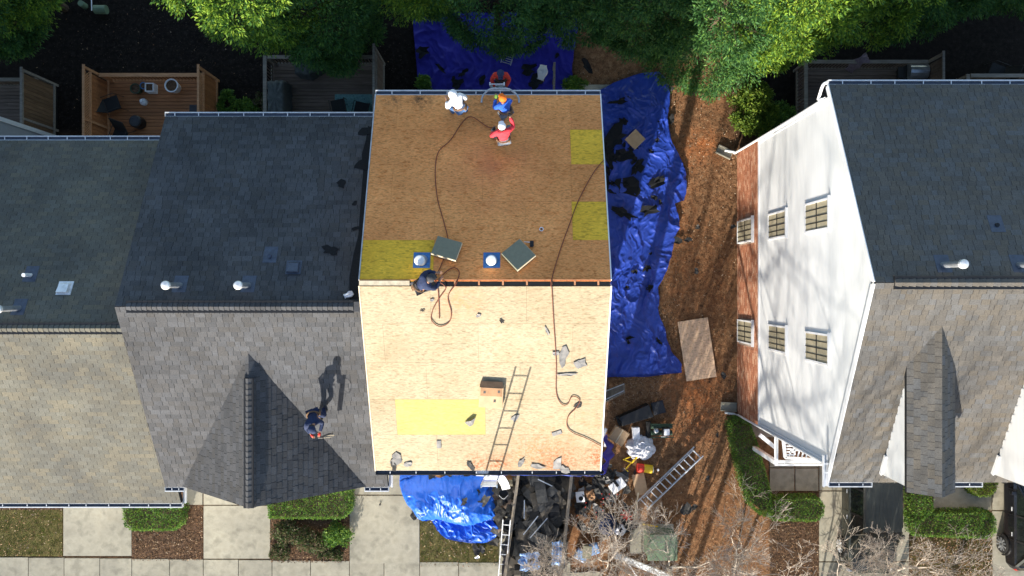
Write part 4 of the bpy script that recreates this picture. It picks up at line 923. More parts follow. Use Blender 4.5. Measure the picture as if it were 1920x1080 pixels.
def dome3(X, Y, Z):
    c = S(842, 925); u = (X-c.x)/1.75; v = (Y-c.y)/1.05
    u = (X-(c.x+.0))/1.9; d = 1.25*np.clip(1-np.abs(u+.12*np.sin(Y*3))**3.2, 0, 1)**.6*np.clip(1-np.abs(v+.1*np.sin(X*2.6))**3, 0, 1)**.7
    skirt = np.clip(1-np.abs(v)**4, 0, 1)
    return Z*(.45+.55*(d < .4))+d*(.75+.5*fbm(X*1.4, Y*1.4, 77, 2))+.16*ridge(X*2.2+Y*.8, Y*1.3-X*.5, 78, 3)**3*(d > .05)
def front_tarp():
    rows = [(880, 752, 935), (900, 755, 935), (925, 768, 935), (945, 784, 933), (960, 792, 930), (972, 808, 924), (984, 816, 934), (996, 826, 934), (1006, 838, 926), (1014, 884, 912)]
    return tarp('front_tarp', 'tarpbr', 'bright blue tarp bundled over a shrub in front of the stripped house', rows, z=.06, amp=.26, seed=33, dome=dome3, res=.03, scl=1.2)
t3, tz3 = front_tarp()
# blue sheeting hung along the front gutter and down the right corner
def strip(name, m, label, pts, z0, drop, seed=1):
    P = smoothpath([S(a, b, 'g', z0) for a, b in pts], 8); V = []; n = 5
    for i, p in enumerate(P):
        for j in range(n): V.append((p.x+.03*math.sin(i*1.1+j), p.y-.03*j-.02*math.sin(i*.9+seed+j*2), p.z-drop*j/(n-1)*(1+.25*math.sin(i*.7))))
    g = G(); g.v = V; g.f = [(i*n+j, i*n+j+1, (i+1)*n+j+1, (i+1)*n+j) for i in range(len(P)-1) for j in range(n-1)]
    o = solo(g, name, m, label, 'tarp', smooth=True); o.modifiers.new('t', 'SOLIDIFY').thickness = .01; return o
strip('hanging_tarp', 'tarp', 'narrow strip of blue sheeting hung along the front gutter of the stripped house', [(712, 889), (780, 890), (870, 890), (960, 891), (1060, 892), (1100, 893), (1128, 890)], 7.86, .7)
def curtain():
    P = [S(1131, 890, 'g', 7.5), S(1133, 870, 'g', 7.5), S(1134, 845, 'g', 7.5), S(1136, 815, 'g', 7.4)]; Q = [S(1108, 862, 'g', .3)+Vector((2.2*0+.7, 0, 0)), S(1108, 850, 'g', .3)+Vector((.9, 0, 0)), S(1108, 830, 'g', .3)+Vector((.8, 0, 0)), S(1110, 815, 'g', .3)+Vector((.5, 0, 0))]
    P = smoothpath(P, 5); Q = smoothpath(Q, 5); n = 14; V = []
    for i in range(len(P)):
        for j in range(n):
            t = j/(n-1); p = P[i].lerp(Q[i], t); V.append((p.x+.07*math.sin(i*1.3+j*.2), p.y, p.z))
    g = G(); g.v = V; g.f = [(i*n+j, i*n+j+1, (i+1)*n+j+1, (i+1)*n+j) for i in range(len(P)-1) for j in range(n-1)]
    o = solo(g, 'curtain_tarp', 'tarpdk', 'blue tarp hanging down the front right corner of the stripped house', 'tarp', smooth=True); o.modifiers.new('t', 'SOLIDIFY').thickness = .01
curtain()

# ------------------------------------------------------------------ torn scraps
def scrap(name, m, label, cat, group, c, nrm, size, seed, curl=.03, asp=1.0, rot=None, jag=.35, n=11, thick=.006):
    """ragged polygon lying on a plane of normal nrm at c, slightly curled"""
    R = random.Random(seed); nrm = Vector(nrm).normalized(); u = Vector((1, 0, 0)); u = (u-nrm*u.dot(nrm)).normalized(); v = nrm.cross(u)
    a0 = R.uniform(0, 6.28) if rot is None else rot; ca, sa = math.cos(a0), math.sin(a0); top = []
    ph = [R.uniform(0, 6.28) for _ in range(3)]
    for i in range(n):
        th = 2*math.pi*(i+R.uniform(-.3, .3))/n; r = size*(1+jag*R.uniform(-1, 1))*(1+.25*math.sin(2*th+ph[0]))
        x = r*math.cos(th)*asp; y = r*math.sin(th)/asp; x, y = x*ca-y*sa, x*sa+y*ca
        top.append(Vector(c)+u*x+v*y+nrm*(thick+curl*abs(math.sin(th*1.5+ph[1]))))
    k = 0; g = G(); n_ = len(top); cc = Vector(c)+nrm*(thick+curl*.2)
    g.v = [tuple(p) for p in top]+[tuple(p-nrm*thick) for p in top]+[tuple(cc), tuple(cc-nrm*thick)]
    g.f = [(i, (i+1) % n_, 2*n_) for i in range(n_)]+[((i+1) % n_+n_, i+n_, 2*n_+1) for i in range(n_)]+[(i, i+n_, (i+1) % n_+n_, (i+1) % n_) for i in range(n_)]
    return solo(g, name, m, label, cat, group)
def scr(px, py, s, size, label, group, m='felt', off=.0, seed=0, **k):
    off_ = off; p = S(px, py, s, off_); b = SURF[s][1] if isinstance(s, str) else 0
    return scrap('shingle_scrap', m, label, 'shingle scrap', group, p, (0, -b, 1), size, seed or int(px*7+py), **k)
# on the charcoal roof
for px, py, sz, asp, lab in [(640, 345, .13, 1.1, 'ragged black patch on the charcoal back slope nearest the tree side'), (620, 469, .17, 1.15, 'largest ragged black patch on the charcoal back slope, right of the box vent'),
        (665, 381, .07, 1.1, 'small black scrap on the charcoal slope beside the bare felt strip'), (668, 428, .08, 1.1, 'second small black scrap below the bare felt strip'), (669, 470, .05, 1, 'tiny black scrap low beside the felt strip'),
        (686, 308, .26, .75, 'curled black scrap on the charcoal slope up beside the plywood edge'), (690, 246, .24, .8, 'black scrap in the top corner of the charcoal slope')]:
    scr(px, py, 'bb', sz, lab, 'black scraps on the charcoal back slope', 'felt', .024, asp=asp, curl=.01)
# on the plywood
for px, py, sz, asp, m, lab in [(1055, 668, .20, 1.5, 'scraplight', 'long torn grey strip on the pale plywood near the right edge'), (1088, 681, .16, 1.2, 'scraplight', 'torn grey patch right of the long torn strip on the pale plywood'),
        (1042, 662, .08, 1.6, 'scraplight', 'small ragged grey tail at the left end of the long torn strip'),
        (744, 860, .17, 1.3, 'scraplight', 'big ragged grey piece at the lower left corner of the pale plywood'), (738, 872, .12, 1.3, 'scrap', 'brown scrap below the big ragged grey piece at the lower left'), (765, 870, .10, 1.1, 'scraplight', 'pale scrap at the lower edge right of the big ragged piece'),
        (965, 783, .10, 1.4, 'scraplight', 'grey scrap lying across the ladder shadow on the pale plywood'), (1084, 759, .09, 1.0, 'scrap', 'dark grey scrap under the bend of the hose on pale plywood'),
        (1062, 702, .10, 2.2, 'scraplight', 'thin grey sliver on the pale plywood right of the hose'), (1025, 620, .06, 2.2, 'scraplight', 'short grey sliver beside the straight hose on pale plywood'),
        (811, 562, .05, 1, 'scraplight', 'small grey bit left under the hose loop'), (898, 591, .055, 1, 'scraplight', 'small grey bit right of the hose loop'), (940, 602, .05, 1.6, 'scrap', 'small dark bit well right of the hose loop'),
        (792, 582, .035, 1.4, 'scrap', 'tiny dark chip beside the hose loop'),
        (1007, 874, .13, 1.6, 'scraplight', 'grey torn pile in the middle of the lower plywood edge'), (1045, 868, .16, 1.3, 'scraplight', 'curled grey piece on the lower plywood edge right of the middle'), (978, 866, .10, 1.4, 'scraplight', 'grey triangle scrap on the lower plywood edge'),
        (882, 872, .10, 1.5, 'scrap', 'brown shred on the lower plywood edge left of the ladder shadow'), (1058, 880, .12, 1.0, 'scraplight', 'round grey piece overhanging the front gutter')]:
    scr(px, py, 'cf', sz, lab, 'torn scraps on the pale plywood slope', m, .012, asp=asp, curl=.02)
def tile(px, py, s, w_, h_, ang, label, m='scrap', off=.012, seg=2, group=None, th=.012):
    p = S(px, py, s, off); b = SURF[s][1] if isinstance(s, str) else 0; n = Vector((0, -b, 1)).normalized(); u = Vector((1, 0, 0)); v = n.cross(u)
    R = Matrix(((u.x, v.x, n.x, p.x), (u.y, v.y, n.y, p.y), (u.z, v.z, n.z, p.z), (0, 0, 0, 1))) @ Matrix.Rotation(ang, 4, 'Z')
    g = G(); 
    for i in range(seg): g.box((-w_/2+i*w_/seg+.003, -h_/2, 0), (-w_/2+(i+1)*w_/seg-.003, h_/2, th), R)
    return solo(g, 'shingle_piece', m, label, 'shingle', group)
tile(823, 833, 'cf', .13, .25, .0, 'small brown two-tab shingle piece on the pale plywood below the yellow sheet', 'scraplight', seg=1)
tile(1044, 812, 'cf', .28, .12, .35, 'small grey two-tab shingle piece on the pale plywood right of the ladder shadow', 'scraplight')
g = G(); p = S(882, 791, 'cf', .02); g.v = [tuple(p+Vector(q)) for q in ((-.16, -.02, .0), (-.02, -.13, .02), (.08, -.07, .04), (.15, .13, .1), (.02, .05, .14), (-.1, .02, .05))]; g.f = [(0, 1, 4, 5), (1, 2, 4), (2, 3, 4)]
solo(g, 'folded_scrap', 'scraplight', 'folded grey scrap standing on the yellow plywood sheet of the pale slope', 'shingle scrap').modifiers.new('t', 'SOLIDIFY').thickness = .01
# on side tarp
def ts(px, py, size, asp, lab, grp='black scraps on the side tarp', m='felt', tz=tz1, **k):
    p = S(px, py, 'g', .2); z = tz(p.x, p.y)+.03; p = S(px, py, 'g', z)
    return scrap('felt_scrap', m, lab, 'felt scrap', grp, p, (0, 0, 1), size, int(px*3+py), asp=asp, curl=.07, jag=.45, n=14, **k)
big = [(1164, 190, .22, .6, 'tall ragged black scrap near the top of the side tarp'), (1152, 262, .42, 1.2, 'big black sheet beside the roof edge left of the square board'), (1166, 290, .36, .9, 'black sheet below the square board on the side tarp'),
       (1142, 292, .34, .7, 'black sheet against the roof edge level with the upper yellow panel'), (1195, 314, .24, 1.5, 'flat black shred in the middle of the side tarp below the square board'), (1233, 343, .28, 1.5, 'black scrap near the right hem of the side tarp'),
       (1140, 345, .36, .7, 'tall black sheet against the roof edge below the big sheet'), (1180, 350, .38, 1.4, 'wide black sheet across the side tarp at its narrowing'), (1215, 395, .30, 1.5, 'black scrap lying in a diagonal fold of the side tarp'),
       (1170, 400, .26, 1.4, 'black scrap in the upper middle of the creased part of the tarp'), (1212, 503, .15, 1, 'black square-ish scrap low on the side tarp'), (1190, 509, .12, 1, 'small black scrap left of the square-ish scrap'), (1217, 540, .12, 1, 'small black scrap beneath the square-ish scrap')]
for a in big: ts(*a)
R_ = random.Random(4)
for i in range(26):
    ts(R_.uniform(1138, 1245), R_.uniform(180, 660) if i > 14 else R_.uniform(250, 400), R_.uniform(.04, .14), R_.uniform(.7, 1.5), 'small black felt fragment strewn on the side tarp', 'small felt fragments on the side tarp')
for px, py, sz, asp in [(793, 98, .22, .8), (858, 158, .2, .9), (905, 150, .14, 1.4), (868, 138, .16, .7), (1004, 155, .34, 1.1), (850, 150, .1, 1), (1044, 105, .1, .8), (958, 105, .08, 1), (826, 128, .12, 1.6), (990, 130, .25, 1.2), (1100, 124, .2, 1.6)]:
    ts(px, py, sz, asp, 'black felt scrap on the shaded violet blue tarp', 'felt scraps on the shaded rear tarp', 'felt', tz2)
for px, py, sz, asp, lab in [(812, 899, .2, 1, 'square dark shingle near the top of the bright blue tarp'), (870, 940, .13, 1, 'dark scrap in the middle of the bright blue tarp'), (905, 942, .24, 1.3, 'ragged dark scrap near the right side of the bright blue tarp'), (897, 922, .1, .8, 'small dark scrap above the ragged one on the bright blue tarp'),
        (860, 893, .35, 1.8, 'long dark shreds along the top of the bright blue tarp'), (900, 897, .30, 1.8, 'long dark shreds at the top right of the bright blue tarp'), (838, 890, .14, 1.6, 'dark shred at the gutter above the bright blue tarp')]:
    p = S(px, py, 'g', 1.3); z = tz3(p.x, p.y)+.03; p = S(px, py, 'g', z); scrap('felt_scrap', 'scrap', lab, 'felt scrap', 'dark scraps on the bright blue tarp', p, (0, 0, 1), sz, int(px), asp=asp, curl=.04, n=13)
for px, py, sz, lab in [(1270, 452, .16, 'dark shingle scrap on bare earth right of the side tarp'), (1290, 450, .12, 'grey shingle scrap on bare earth beside the dark one'), (1308, 425, .1, 'small dark scrap on the earth higher up'), (1305, 507, .1, 'dark chip on the earth in the middle of the yard'),
        (1258, 225, .17, 'black scrap just off the upper right hem of the side tarp'), (1254, 168, .15, 'black scrap at the top right corner of the side tarp'), (1345, 815, .07, 'small grey scrap on the mulch above the ladder'), (1327, 896, .09, 'grey scrap on the mulch right of the ladder'),
        (1285, 955, .24, 'dark shingle lying in the shade below the ladder'), (1302, 950, .14, 'grey shingle beside the dark one below the ladder'), (1374, 425, .1, 'dark scrap close to the brick wall'), (1357, 705, .12, 'dark scrap beyond the corner of the plywood sheet on the ground'),
        (776, 968, .12, 'dark shingle corner on the concrete beside the dry lawn'), (713, 945, .05, 'small dark chip on the concrete driveway'), (864, 1012, .17, 'curved dark shingle on the dry lawn'), (893, 1030, .18, 'crumpled dark shingle on the dry lawn with foil'),
        (905, 1030, .14, 'grey shingle beside the crumpled one on the dry lawn'), (935, 985, .28, 'grey shingle strip at the edge of the bright blue tarp'), (925, 1015, .24, 'grey shingle leaning off the lawn edge by the dumpster')]:
    scr(px, py, 'g', sz, lab, None, 'scrap', .06, curl=.04)
scr(785, 959, 'g', .16, 'pale flattened scrap at the corner of the dry lawn', None, 'foam', .06, asp=1.5)
scr(895, 1044, 'g', .08, 'bit of shiny foil on the crumpled shingle on the lawn', None, 'alu', .12, curl=.06)

# ------------------------------------------------------------------ items on the roofs
def roofbox(px, py, s, ang, w_, d_, h_, name, m, label, cat, mtop=None, edge=None):
    p = S(px, py, s, .02); b = SURF[s][1]; n = Vector((0, -b, 1)).normalized(); u = Vector((1, 0, 0)); v = n.cross(u)
    R = Matrix(((u.x, v.x, n.x, p.x), (u.y, v.y, n.y, p.y), (u.z, v.z, n.z, p.z), (0, 0, 0, 1))) @ Matrix.Rotation(ang, 4, 'Z')
    t = thing(name, label, cat, tuple(p)); G().box((-w_/2, -d_/2, 0), (w_/2, d_/2, h_), R).build('body', m, t, bevel=.008)
    if edge: G().box((-w_/2-.003, -d_/2-.006, .012), (w_/2+.003, -d_/2-.0005, h_-.012), R).build('edge_label', edge, t); G().box((w_/2+.0005, -d_/2, .012), (w_/2+.006, d_/2, h_-.012), R).build('edge_label', edge, t)
    return t, R
roofbox(838, 468, 'cb', -.30, .66, .52, .11, 'shingle_bundle', 'wrap', 'square grey-green wrapped bundle on the hose between the two roof vents', 'bundle', edge='bright')
roofbox(972, 480, 'cb', .72, .62, .62, .11, 'shingle_bundle', 'wrap', 'diamond turned grey-green wrapped bundle right of the second roof vent', 'bundle', edge='bright')
t, R = roofbox(921, 740, 'cf', -.06, .64, .62, .16, 'cardboard_box', 'card', 'open cardboard box on the pale plywood beside the ladder shadow', 'box')
g = G(); g.poly3([R @ Vector(q) for q in ((-.31, .32, .15), (.31, .32, .15), (.29, .44, .06), (-.29, .44, .06))], (0, 0, -.006)); g.build('box_flap', 'cardin', t)
G().box((-.29, .05, .161), (.29, .30, .166), R).build('opening', 'cardin', t)
for q in ((-.18, .16), (.2, .19), (.1, -.1)): G().box((q[0]-.03, q[1]-.03, .166), (q[0]+.03, q[1]+.04, .172), R).build('hand_hole', 'black', t)
p = S(997, 456, 'cb', .02); t = thing('nail_gun', 'small black nail gun on the weathered plywood above the right bundle', 'nail gun', tuple(p))
G().box((p.x-.05, p.y-.10, p.z), (p.x+.05, p.y+.06, p.z+.13)).build('body', 'black', t, bevel=.02); G().tube([(p.x-.05, p.y+.02, p.z+.1), (p.x-.2, p.y+.03, p.z+.06)], .012).build('nozzle', 'alu', t)
def hose(label, pts, s_list, m='hose', r=.012):
    P = [S(a, b, s, .03) for (a, b), s in zip(pts, s_list)]; sp = smoothpath(P, 7)
    for q in sp:
        s = 'cb' if q.y > .12 else 'cf'
        if q.x < CX1 and q.z > 7.5: q.z = max(zs(s, q.y)+.022, min(q.z, zs(s, q.y)+.04))
    return solo(G().tube(sp, r, 6), 'air_hose', m, label, 'hose', smooth=True)
h1 = [(930, 238), (915, 238), (885, 219), (868, 228), (845, 262), (822, 285), (816, 320), (820, 370), (832, 415), (840, 448), (838, 468), (826, 500), (816, 522), (821, 540), (824, 597)]
hose('dark red hose snaking from the crouching worker in red to the ridge', h1, ['cb']*13+['cf']*2)
h2 = [(822, 524), (838, 508), (852, 502), (861, 510), (856, 530), (840, 556), (846, 585), (842, 604), (824, 612), (809, 600), (812, 580), (826, 556), (836, 540), (826, 530)]
hose('red hose looped on the pale plywood beside the sitting worker', h2, ['cb']*5+['cf']*8+['cb'])
h3 = [(1132, 300), (1112, 325), (1085, 375), (1068, 420), (1050, 470), (1034, 526), (1035, 545), (1038, 600), (1043, 680), (1043, 735), (1052, 757), (1064, 758), (1072, 744), (1082, 745), (1087, 752), (1080, 765), (1066, 780), (1063, 797), (1072, 810), (1100, 822), (1127, 836)]
hose('long red hose running from the right edge across the ridge and down the pale plywood', h3, ['cb']*6+['cf']*15)
drape('rag', 'foam', 'crumpled white rag with black strap beside the ridge end of the charcoal roof', 'rag', [S(646, 556, 'bb', .04), S(655, 552, 'bb', .07), S(662, 548, 'bb', .05)], .13, .03, 7, 3)

# ladders
def ladder(label, a, b, width, n, up=Vector((0, 0, 1)), m='alu', double=False, rung_r=.016):
    a = Vector(a); b = Vector(b); d = (b-a).normalized(); s_ = d.cross(up).normalized(); t = thing('ladder', label, 'ladder', tuple(a)); nn = s_.cross(d)
    for sg in (-1, 1): G().beam(a+s_*sg*width/2, b+s_*sg*width/2, .03, .08, nn).build('rail', m, t)
    if double:
        for sg in (-1, 1): G().beam(a+s_*sg*(width/2-.045)+d*.25+nn*.07, b+s_*sg*(width/2-.045)+nn*.07-d*.1, .025, .06, nn).build('rail', 'alud', t)
    L = (b-a).length
    for i in range(n):
        c = a+d*((i+.5)*L/n); G().tube([c-s_*(width/2-.016), c+s_*(width/2-.016)], rung_r, 6).build('rung', m, t)
    return t, s_
ladder('long aluminium extension ladder lying on the mulch between the houses', S(1204, 948, 'g', .12), S(1310, 846, 'g', .34), .50, 12, double=True, rung_r=.024)
lt, ls = ladder('aluminium ladder leaning on the front gutter of the stripped house', (-.78, -7.35, 0), (-.58, -5.0, 10.15), .40, 30, up=Vector((0, 1, 0)), m='alu')
lr, lss = ladder('ladder leaning on the rear gutter under the worker in the red sweater', (-.42, 7.5, 0), (-.42, 5.72, 8.25), .40, 24, up=Vector((0, 1, 0)), m='alu')
g = G(); g.tube(smoothpath([(-.86, 5.22, 8.12), (-.82, 5.40, 8.15), (-.62, 5.58, 8.18), (-.36, 5.60, 8.18), (-.08, 5.58, 8.18), (.16, 5.40, 8.15), (.2, 5.22, 8.12)], 5), .028, 8).build('stabiliser', 'alud', lr)
ladder('grey ribbed ladder section lying on the rear tarp under the tree', S(948, 120, 'g', .25), S(962, 72, 'g', .3), .40, 12, m='alud')
ladder('bright aluminium ladder hooked on the left side of the dumpster', S(950, 975, 'g', 1.75), S(941, 1085, 'g', 1.2), .28, 6)

# ------------------------------------------------------------------ dumpster and its load
dt = thing('dumpster', 'dark open dumpster full of torn shingles in front of the stripped house', 'dumpster', (1.2, -9, 0))
DZ = 1.45; tl = S(972, 889, 'g', DZ); tr = S(1072, 889, 'g', DZ); bl = S(945, 1092, 'g', DZ); br = S(1050, 1100, 'g', DZ)
for a, b, nm, w_ in ((tl, bl, 'side_wall', .05), (tr, br, 'side_wall', .05)):
    G().beam(a-Vector((0, 0, DZ/2-.05)), b-Vector((0, 0, DZ/2-.05)), w_, DZ-.15).build(nm, 'dumpster', dt)
    G().beam(a, b, .11, .07).build('rim', 'rim', dt)
    for i in range(9):
        c = a.lerp(b, (i+.5)/9); sx = -1 if a is tl else 1; G().box((c.x+sx*.03, c.y-.05, .1), (c.x+sx*.12 if sx > 0 else c.x+sx*.12, c.y+.05, DZ-.05) if sx > 0 else (c.x-.03, c.y+.05, DZ-.05)).build('rib', 'dumpster', dt) if sx > 0 else G().box((c.x-.12, c.y-.05, .1), (c.x-.03, c.y+.05, DZ-.05)).build('rib', 'dumpster', dt)
G().beam(tl-Vector((0, 0, DZ/2-.05)), tr-Vector((0, 0, DZ/2-.05)), .05, DZ-.15).build('end_wall', 'dumpster', dt)
G().prism([(tl.x, tl.y), (tr.x, tr.y), (br.x, br.y), (bl.x, bl.y)][::-1], .08, .3).build('floor', 'dumpster', dt)
R_ = random.Random(9)
def inside(u, v): return tl.lerp(tr, u).lerp(bl.lerp(br, u), v)
def shingle_strip(c, ang, tilt, w_, h_, bend, m, label, group, name='torn_shingle', cat='shingle scrap'):
    n = 5; V = []; Rm = Matrix.Translation(c) @ Euler((tilt[0], tilt[1], ang)).to_matrix().to_4x4()
    for i in range(n):
        x = (i/(n-1)-.5)*w_; z = -bend*(x/w_)**2*4
        for y in (-h_/2, h_/2): V += [tuple(Rm @ Vector((x, y, z))), tuple(Rm @ Vector((x, y, z-.012)))]
    Fq = []
    for i in range(n-1):
        a = i*4; b = a+4; Fq += [(a, b, b+2, a+2), (a+1, a+3, b+3, b+1), (a, a+1, b+1, b), (a+2, b+2, b+3, a+3)]
    Fq += [(0, 2, 3, 1), (n*4-4, n*4-3, n*4-1, n*4-2)]
    g = G(); g.v = V; g.f = Fq; return solo(g, name, m, label, cat, group)
for i in range(200):
    u = R_.uniform(.04, .96); v = R_.random()**.9*.98+.01; c = inside(u, v); hgt = .55+.5*(1-abs(2*u-1))*R_.uniform(.6, 1)+.005*i/3
    shingle_strip(Vector((c.x, c.y, min(hgt, 1.38))), R_.uniform(0, 3.14), (R_.uniform(-.3, .3), R_.uniform(-.3, .3)), R_.choice((.45, .7, .9, 1.0)), R_.uniform(.22, .42), R_.uniform(0, .16), R_.choice(('load', 'load', 'load', 'loadd', 'loadb')), 'torn dark shingle in the heap filling the dumpster', 'torn shingles in the dumpster')
G().prism([(lambda p: (p.x, p.y))(inside(u, v)) for u, v in ((.03, .01), (.97, .01), (.97, .99), (.03, .99))][::-1], .3, .6).build('load', 'scrap', dt)
for px, py, ang, w_, lab in [(995, 985, .9, .9, 'left of a pair of thin metal edge strips on the dumpster load'), (1010, 990, .85, 1.0, 'right of a pair of thin metal edge strips on the dumpster load'), (983, 955, 1.55, .7, 'short upright metal strip near the dumpster left wall'), (1022, 905, -.45, .6, 'bent metal strip at the top of the dumpster')]:
    c = S(px, py, 'g', 1.38); d = Vector((math.cos(ang), math.sin(ang), 0)); solo(G().beam(c-d*w_/2, c+d*w_/2, .035, .02), 'metal_strip', 'galv', lab, 'metal strip')
for k, (px, py, wd, hh, lab) in enumerate([(992, 1050, .9, .8, 'left crumpled pale blue plastic sheet in the dumpster'), (1045, 1035, .55, 1.1, 'right crumpled pale blue plastic sheet in the dumpster')]):
    c = S(px, py, 'g', 1.15); n = 22; xs = np.linspace(-.5, .5, n); A, B = np.meshgrid(xs, xs); r = 1-.35*vn(A*5+k, B*5, 4)
    V = np.stack([c.x+A*wd*r, c.y+B*hh*r, 1.15+.28*ridge(A*4, B*4, 6+k, 3)], -1).reshape(-1, 3); i = np.arange(n*n).reshape(n, n)
    M.setdefault('paleblue', mat('pale_blue_plastic', (.22, .36, .62), scale=5, rough=.35) if 'paleblue' not in M else None)
    o = link('plastic_sheet', meshnp('plastic_sheet', V, np.stack([i[:-1, :-1], i[:-1, 1:], i[1:, 1:], i[1:, :-1]], -1).reshape(-1, 4), M['paleblue'])); tagp(o, lab, 'plastic sheet')
# heap spilling at the left of the dumpster
for i in range(34):
    px = R_.uniform(930, 965); py = R_.uniform(905, 1000); c = S(px, py, 'g', .5+.5*R_.random())
    shingle_strip(c, R_.uniform(0, 3.14), (R_.uniform(-.3, .3), R_.uniform(-.3, .3)), R_.choice((.3, .45, .6)), R_.uniform(.18, .3), R_.uniform(0, .1), R_.choice(('scrap', 'scrap', 'deckgrey')), 'torn dark shingle in the spill between bright blue tarp and dumpster', 'torn shingles spilled beside the dumpster')
# bent white gutter piece arching from the front gutter with a black bucket under it
P = smoothpath([S(893, 884, 'g', 7.9), S(915, 886, 'g', 7.9), S(935, 893, 'g', 7.6), S(945, 905, 'g', 7.2), S(949, 916, 'g', 6.9)], 6); V = []
for p in P: pass
g = G(); 
for i in range(len(P)-1): g.beam(P[i], P[i+1]+(P[i+1]-P[i])*.06, .24, .05)
solo(g, 'bent_gutter', 'white', 'bent white gutter length curling off the front eave toward the dumpster', 'gutter piece')
p = S(944, 927, 'g', 1.2); t = thing('bucket', 'black round bucket standing on the spill at the left of the dumpster', 'bucket', (p.x, p.y, .8)); G().lathe((p.x, p.y, .8), [(.16, 0), (.2, .4), (.21, .42), (.18, .42), (.17, .2)], 18).build('body', 'black', t); G().tube(smoothpath([(p.x-.2, p.y, 1.2), (p.x, p.y-.15, 1.28), (p.x+.2, p.y, 1.2)], 5), .008).build('handle', 'alu', t)
p = S(955, 985, 'g', 1.5); t = thing('bucket', 'wide black tub resting on the dumpster rim above the hooked ladder', 'bucket', (p.x, p.y, 1.4)); G().lathe((p.x, p.y, 1.2), [(.2, 0), (.24, .25), (.25, .27), (.22, .27), (.2, .08)], 18).build('body', 'black', t)

# ------------------------------------------------------------------ things on the ground between the houses
def gbox(px, py, ang, w_, d_, z0, h_, name, m, label, cat, bevel=.008):
    p = S(px, py, 'g', z0+h_); R = Matrix.Translation((p.x, p.y, z0)) @ Matrix.Rotation(ang, 4, 'Z'); t = thing(name, label, cat, (p.x, p.y, z0))
    G().box((-w_/2, -d_/2, 0), (w_/2, d_/2, h_), R).build('body', m, t, bevel=bevel); return t, R
M['osb_ground'] = mat('plywood_pinkish', [(.70, .47, .30), (.76, .53, .35), (.62, .40, .245)], scale=9, lo=.86, hi=1.1, stretch=(2, 1, 1), rough=.9); add_flakes(M['osb_ground'], 0, .3)
p = S(1307, 655, 'g', .06); R = Matrix.Translation((p.x, p.y, .05)) @ Matrix.Rotation(math.radians(8.5), 4, 'Z') @ Matrix.Rotation(.006, 4, 'Y')
solo(G().box((-.61, -1.2, 0), (.61, 1.2, .018), R), 'plywood_sheet', 'osb_ground', 'full plywood sheet lying on the bare earth between the houses', 'plywood sheet')
t, R = gbox(1191, 261, .78, .60, .56, .22, .03, 'board', 'card', 'square tan board lying on the upper part of the side tarp', 'board', .004); G().box((-.30, -.285, .002), (.30, -.281, .028), R).build('edge', 'bright', t)
# wheelie bin lying on its side, lid thrown open
a = S(1163, 790, 'g', .28); b = S(1219, 768, 'g', .3); d = (b-a).normalized(); s_ = Vector((-d.y, d.x, 0)); t = thing('trash_bin', 'long black wheeled trash bin lying on its side with its square lid open', 'trash bin', (a.x, a.y, 0))
g = G(); ww = .21
for p, w0 in ((a, .19), (b, .26)):
    for sx, z in ((-1, .03), (1, .03), (1, .50), (-1, .50)): g.v.append(tuple(Vector((p.x, p.y, 0))+s_*sx*w0+Vector((0, 0, z*(w0/.24)))))
g.f = [(3, 2, 1, 0), (4, 5, 6, 7), (0, 1, 5, 4), (1, 2, 6, 5), (2, 3, 7, 6), (3, 0, 4, 7)]; g.build('body', 'black', t, bevel=.02)
c = S(1236, 766, 'g', .3); R = Matrix.Translation((c.x, c.y, .12)) @ Matrix.Rotation(.25, 4, 'Z') @ Matrix.Rotation(-.25, 4, 'X')
G().box((-.25, -.25, 0), (.25, .25, .03), R).box((-.22, -.22, .03), (.22, .22, .06), R).build('lid', 'greyd', t, bevel=.01)
G().tube([a+s_*-.2-d*.02-Vector((0, 0, .15)), a+s_*.2-d*.02-Vector((0, 0, .15))], .09, 12).build('wheel', 'tyre', t)
# compressor
p = S(1241, 806, 'g', .3); t = thing('air_compressor', 'dark green portable air compressor with a square white top on the mulch', 'air compressor', (p.x, p.y, 0))
for dy in (-.13, .13): G().tube([(p.x-.42, p.y+dy, .22), (p.x-.4, p.y+dy, .22), (p.x+.4, p.y+dy, .22), (p.x+.42, p.y+dy, .22)], .10, 12).build('tank', 'green', t)
G().box((p.x-.02, p.y-.2, .33), (p.x+.28, p.y+.12, .52)).build('engine', 'dark', t, bevel=.02); G().box((p.x+.03, p.y-.16, .521), (p.x+.25, p.y+.09, .58)).build('engine_cover', 'foam', t, bevel=.02)
G().tube([(p.x-.48, p.y+.27, .5), (p.x+.45, p.y+.27, .5)], .018).build('frame_bar', 'green', t); G().tube([(p.x-.48, p.y-.27, .45), (p.x+.45, p.y-.27, .45)], .018).build('frame_bar', 'green', t)
G().lathe((p.x-.25, p.y, .33), [(.10, 0), (.10, .14), (.06, .18)], 14).build('pump', 'galv', t); G().box((p.x-.05, p.y-.30, .35), (p.x+.25, p.y-.25, .38)).build('label_strip', 'white', t)
G().tube([(p.x-.5, p.y-.3, .12), (p.x-.5, p.y+.3, .12)], .11, 14).build('wheel', 'tyre', t)
t, R = gbox(1161, 818, -.55, .62, .60, .02, .28, 'cardboard_box', 'card', 'square cardboard box left of the white foam block', 'box'); G().box((-.02, -.30, .281), (.02, .30, .285), R).build('tape', 'bright', t)
gbox(1193, 813, .03, .28, .48, .02, .22, 'foam_block', 'foam', 'small white rectangular foam block above the crumpled plastic', 'foam block')
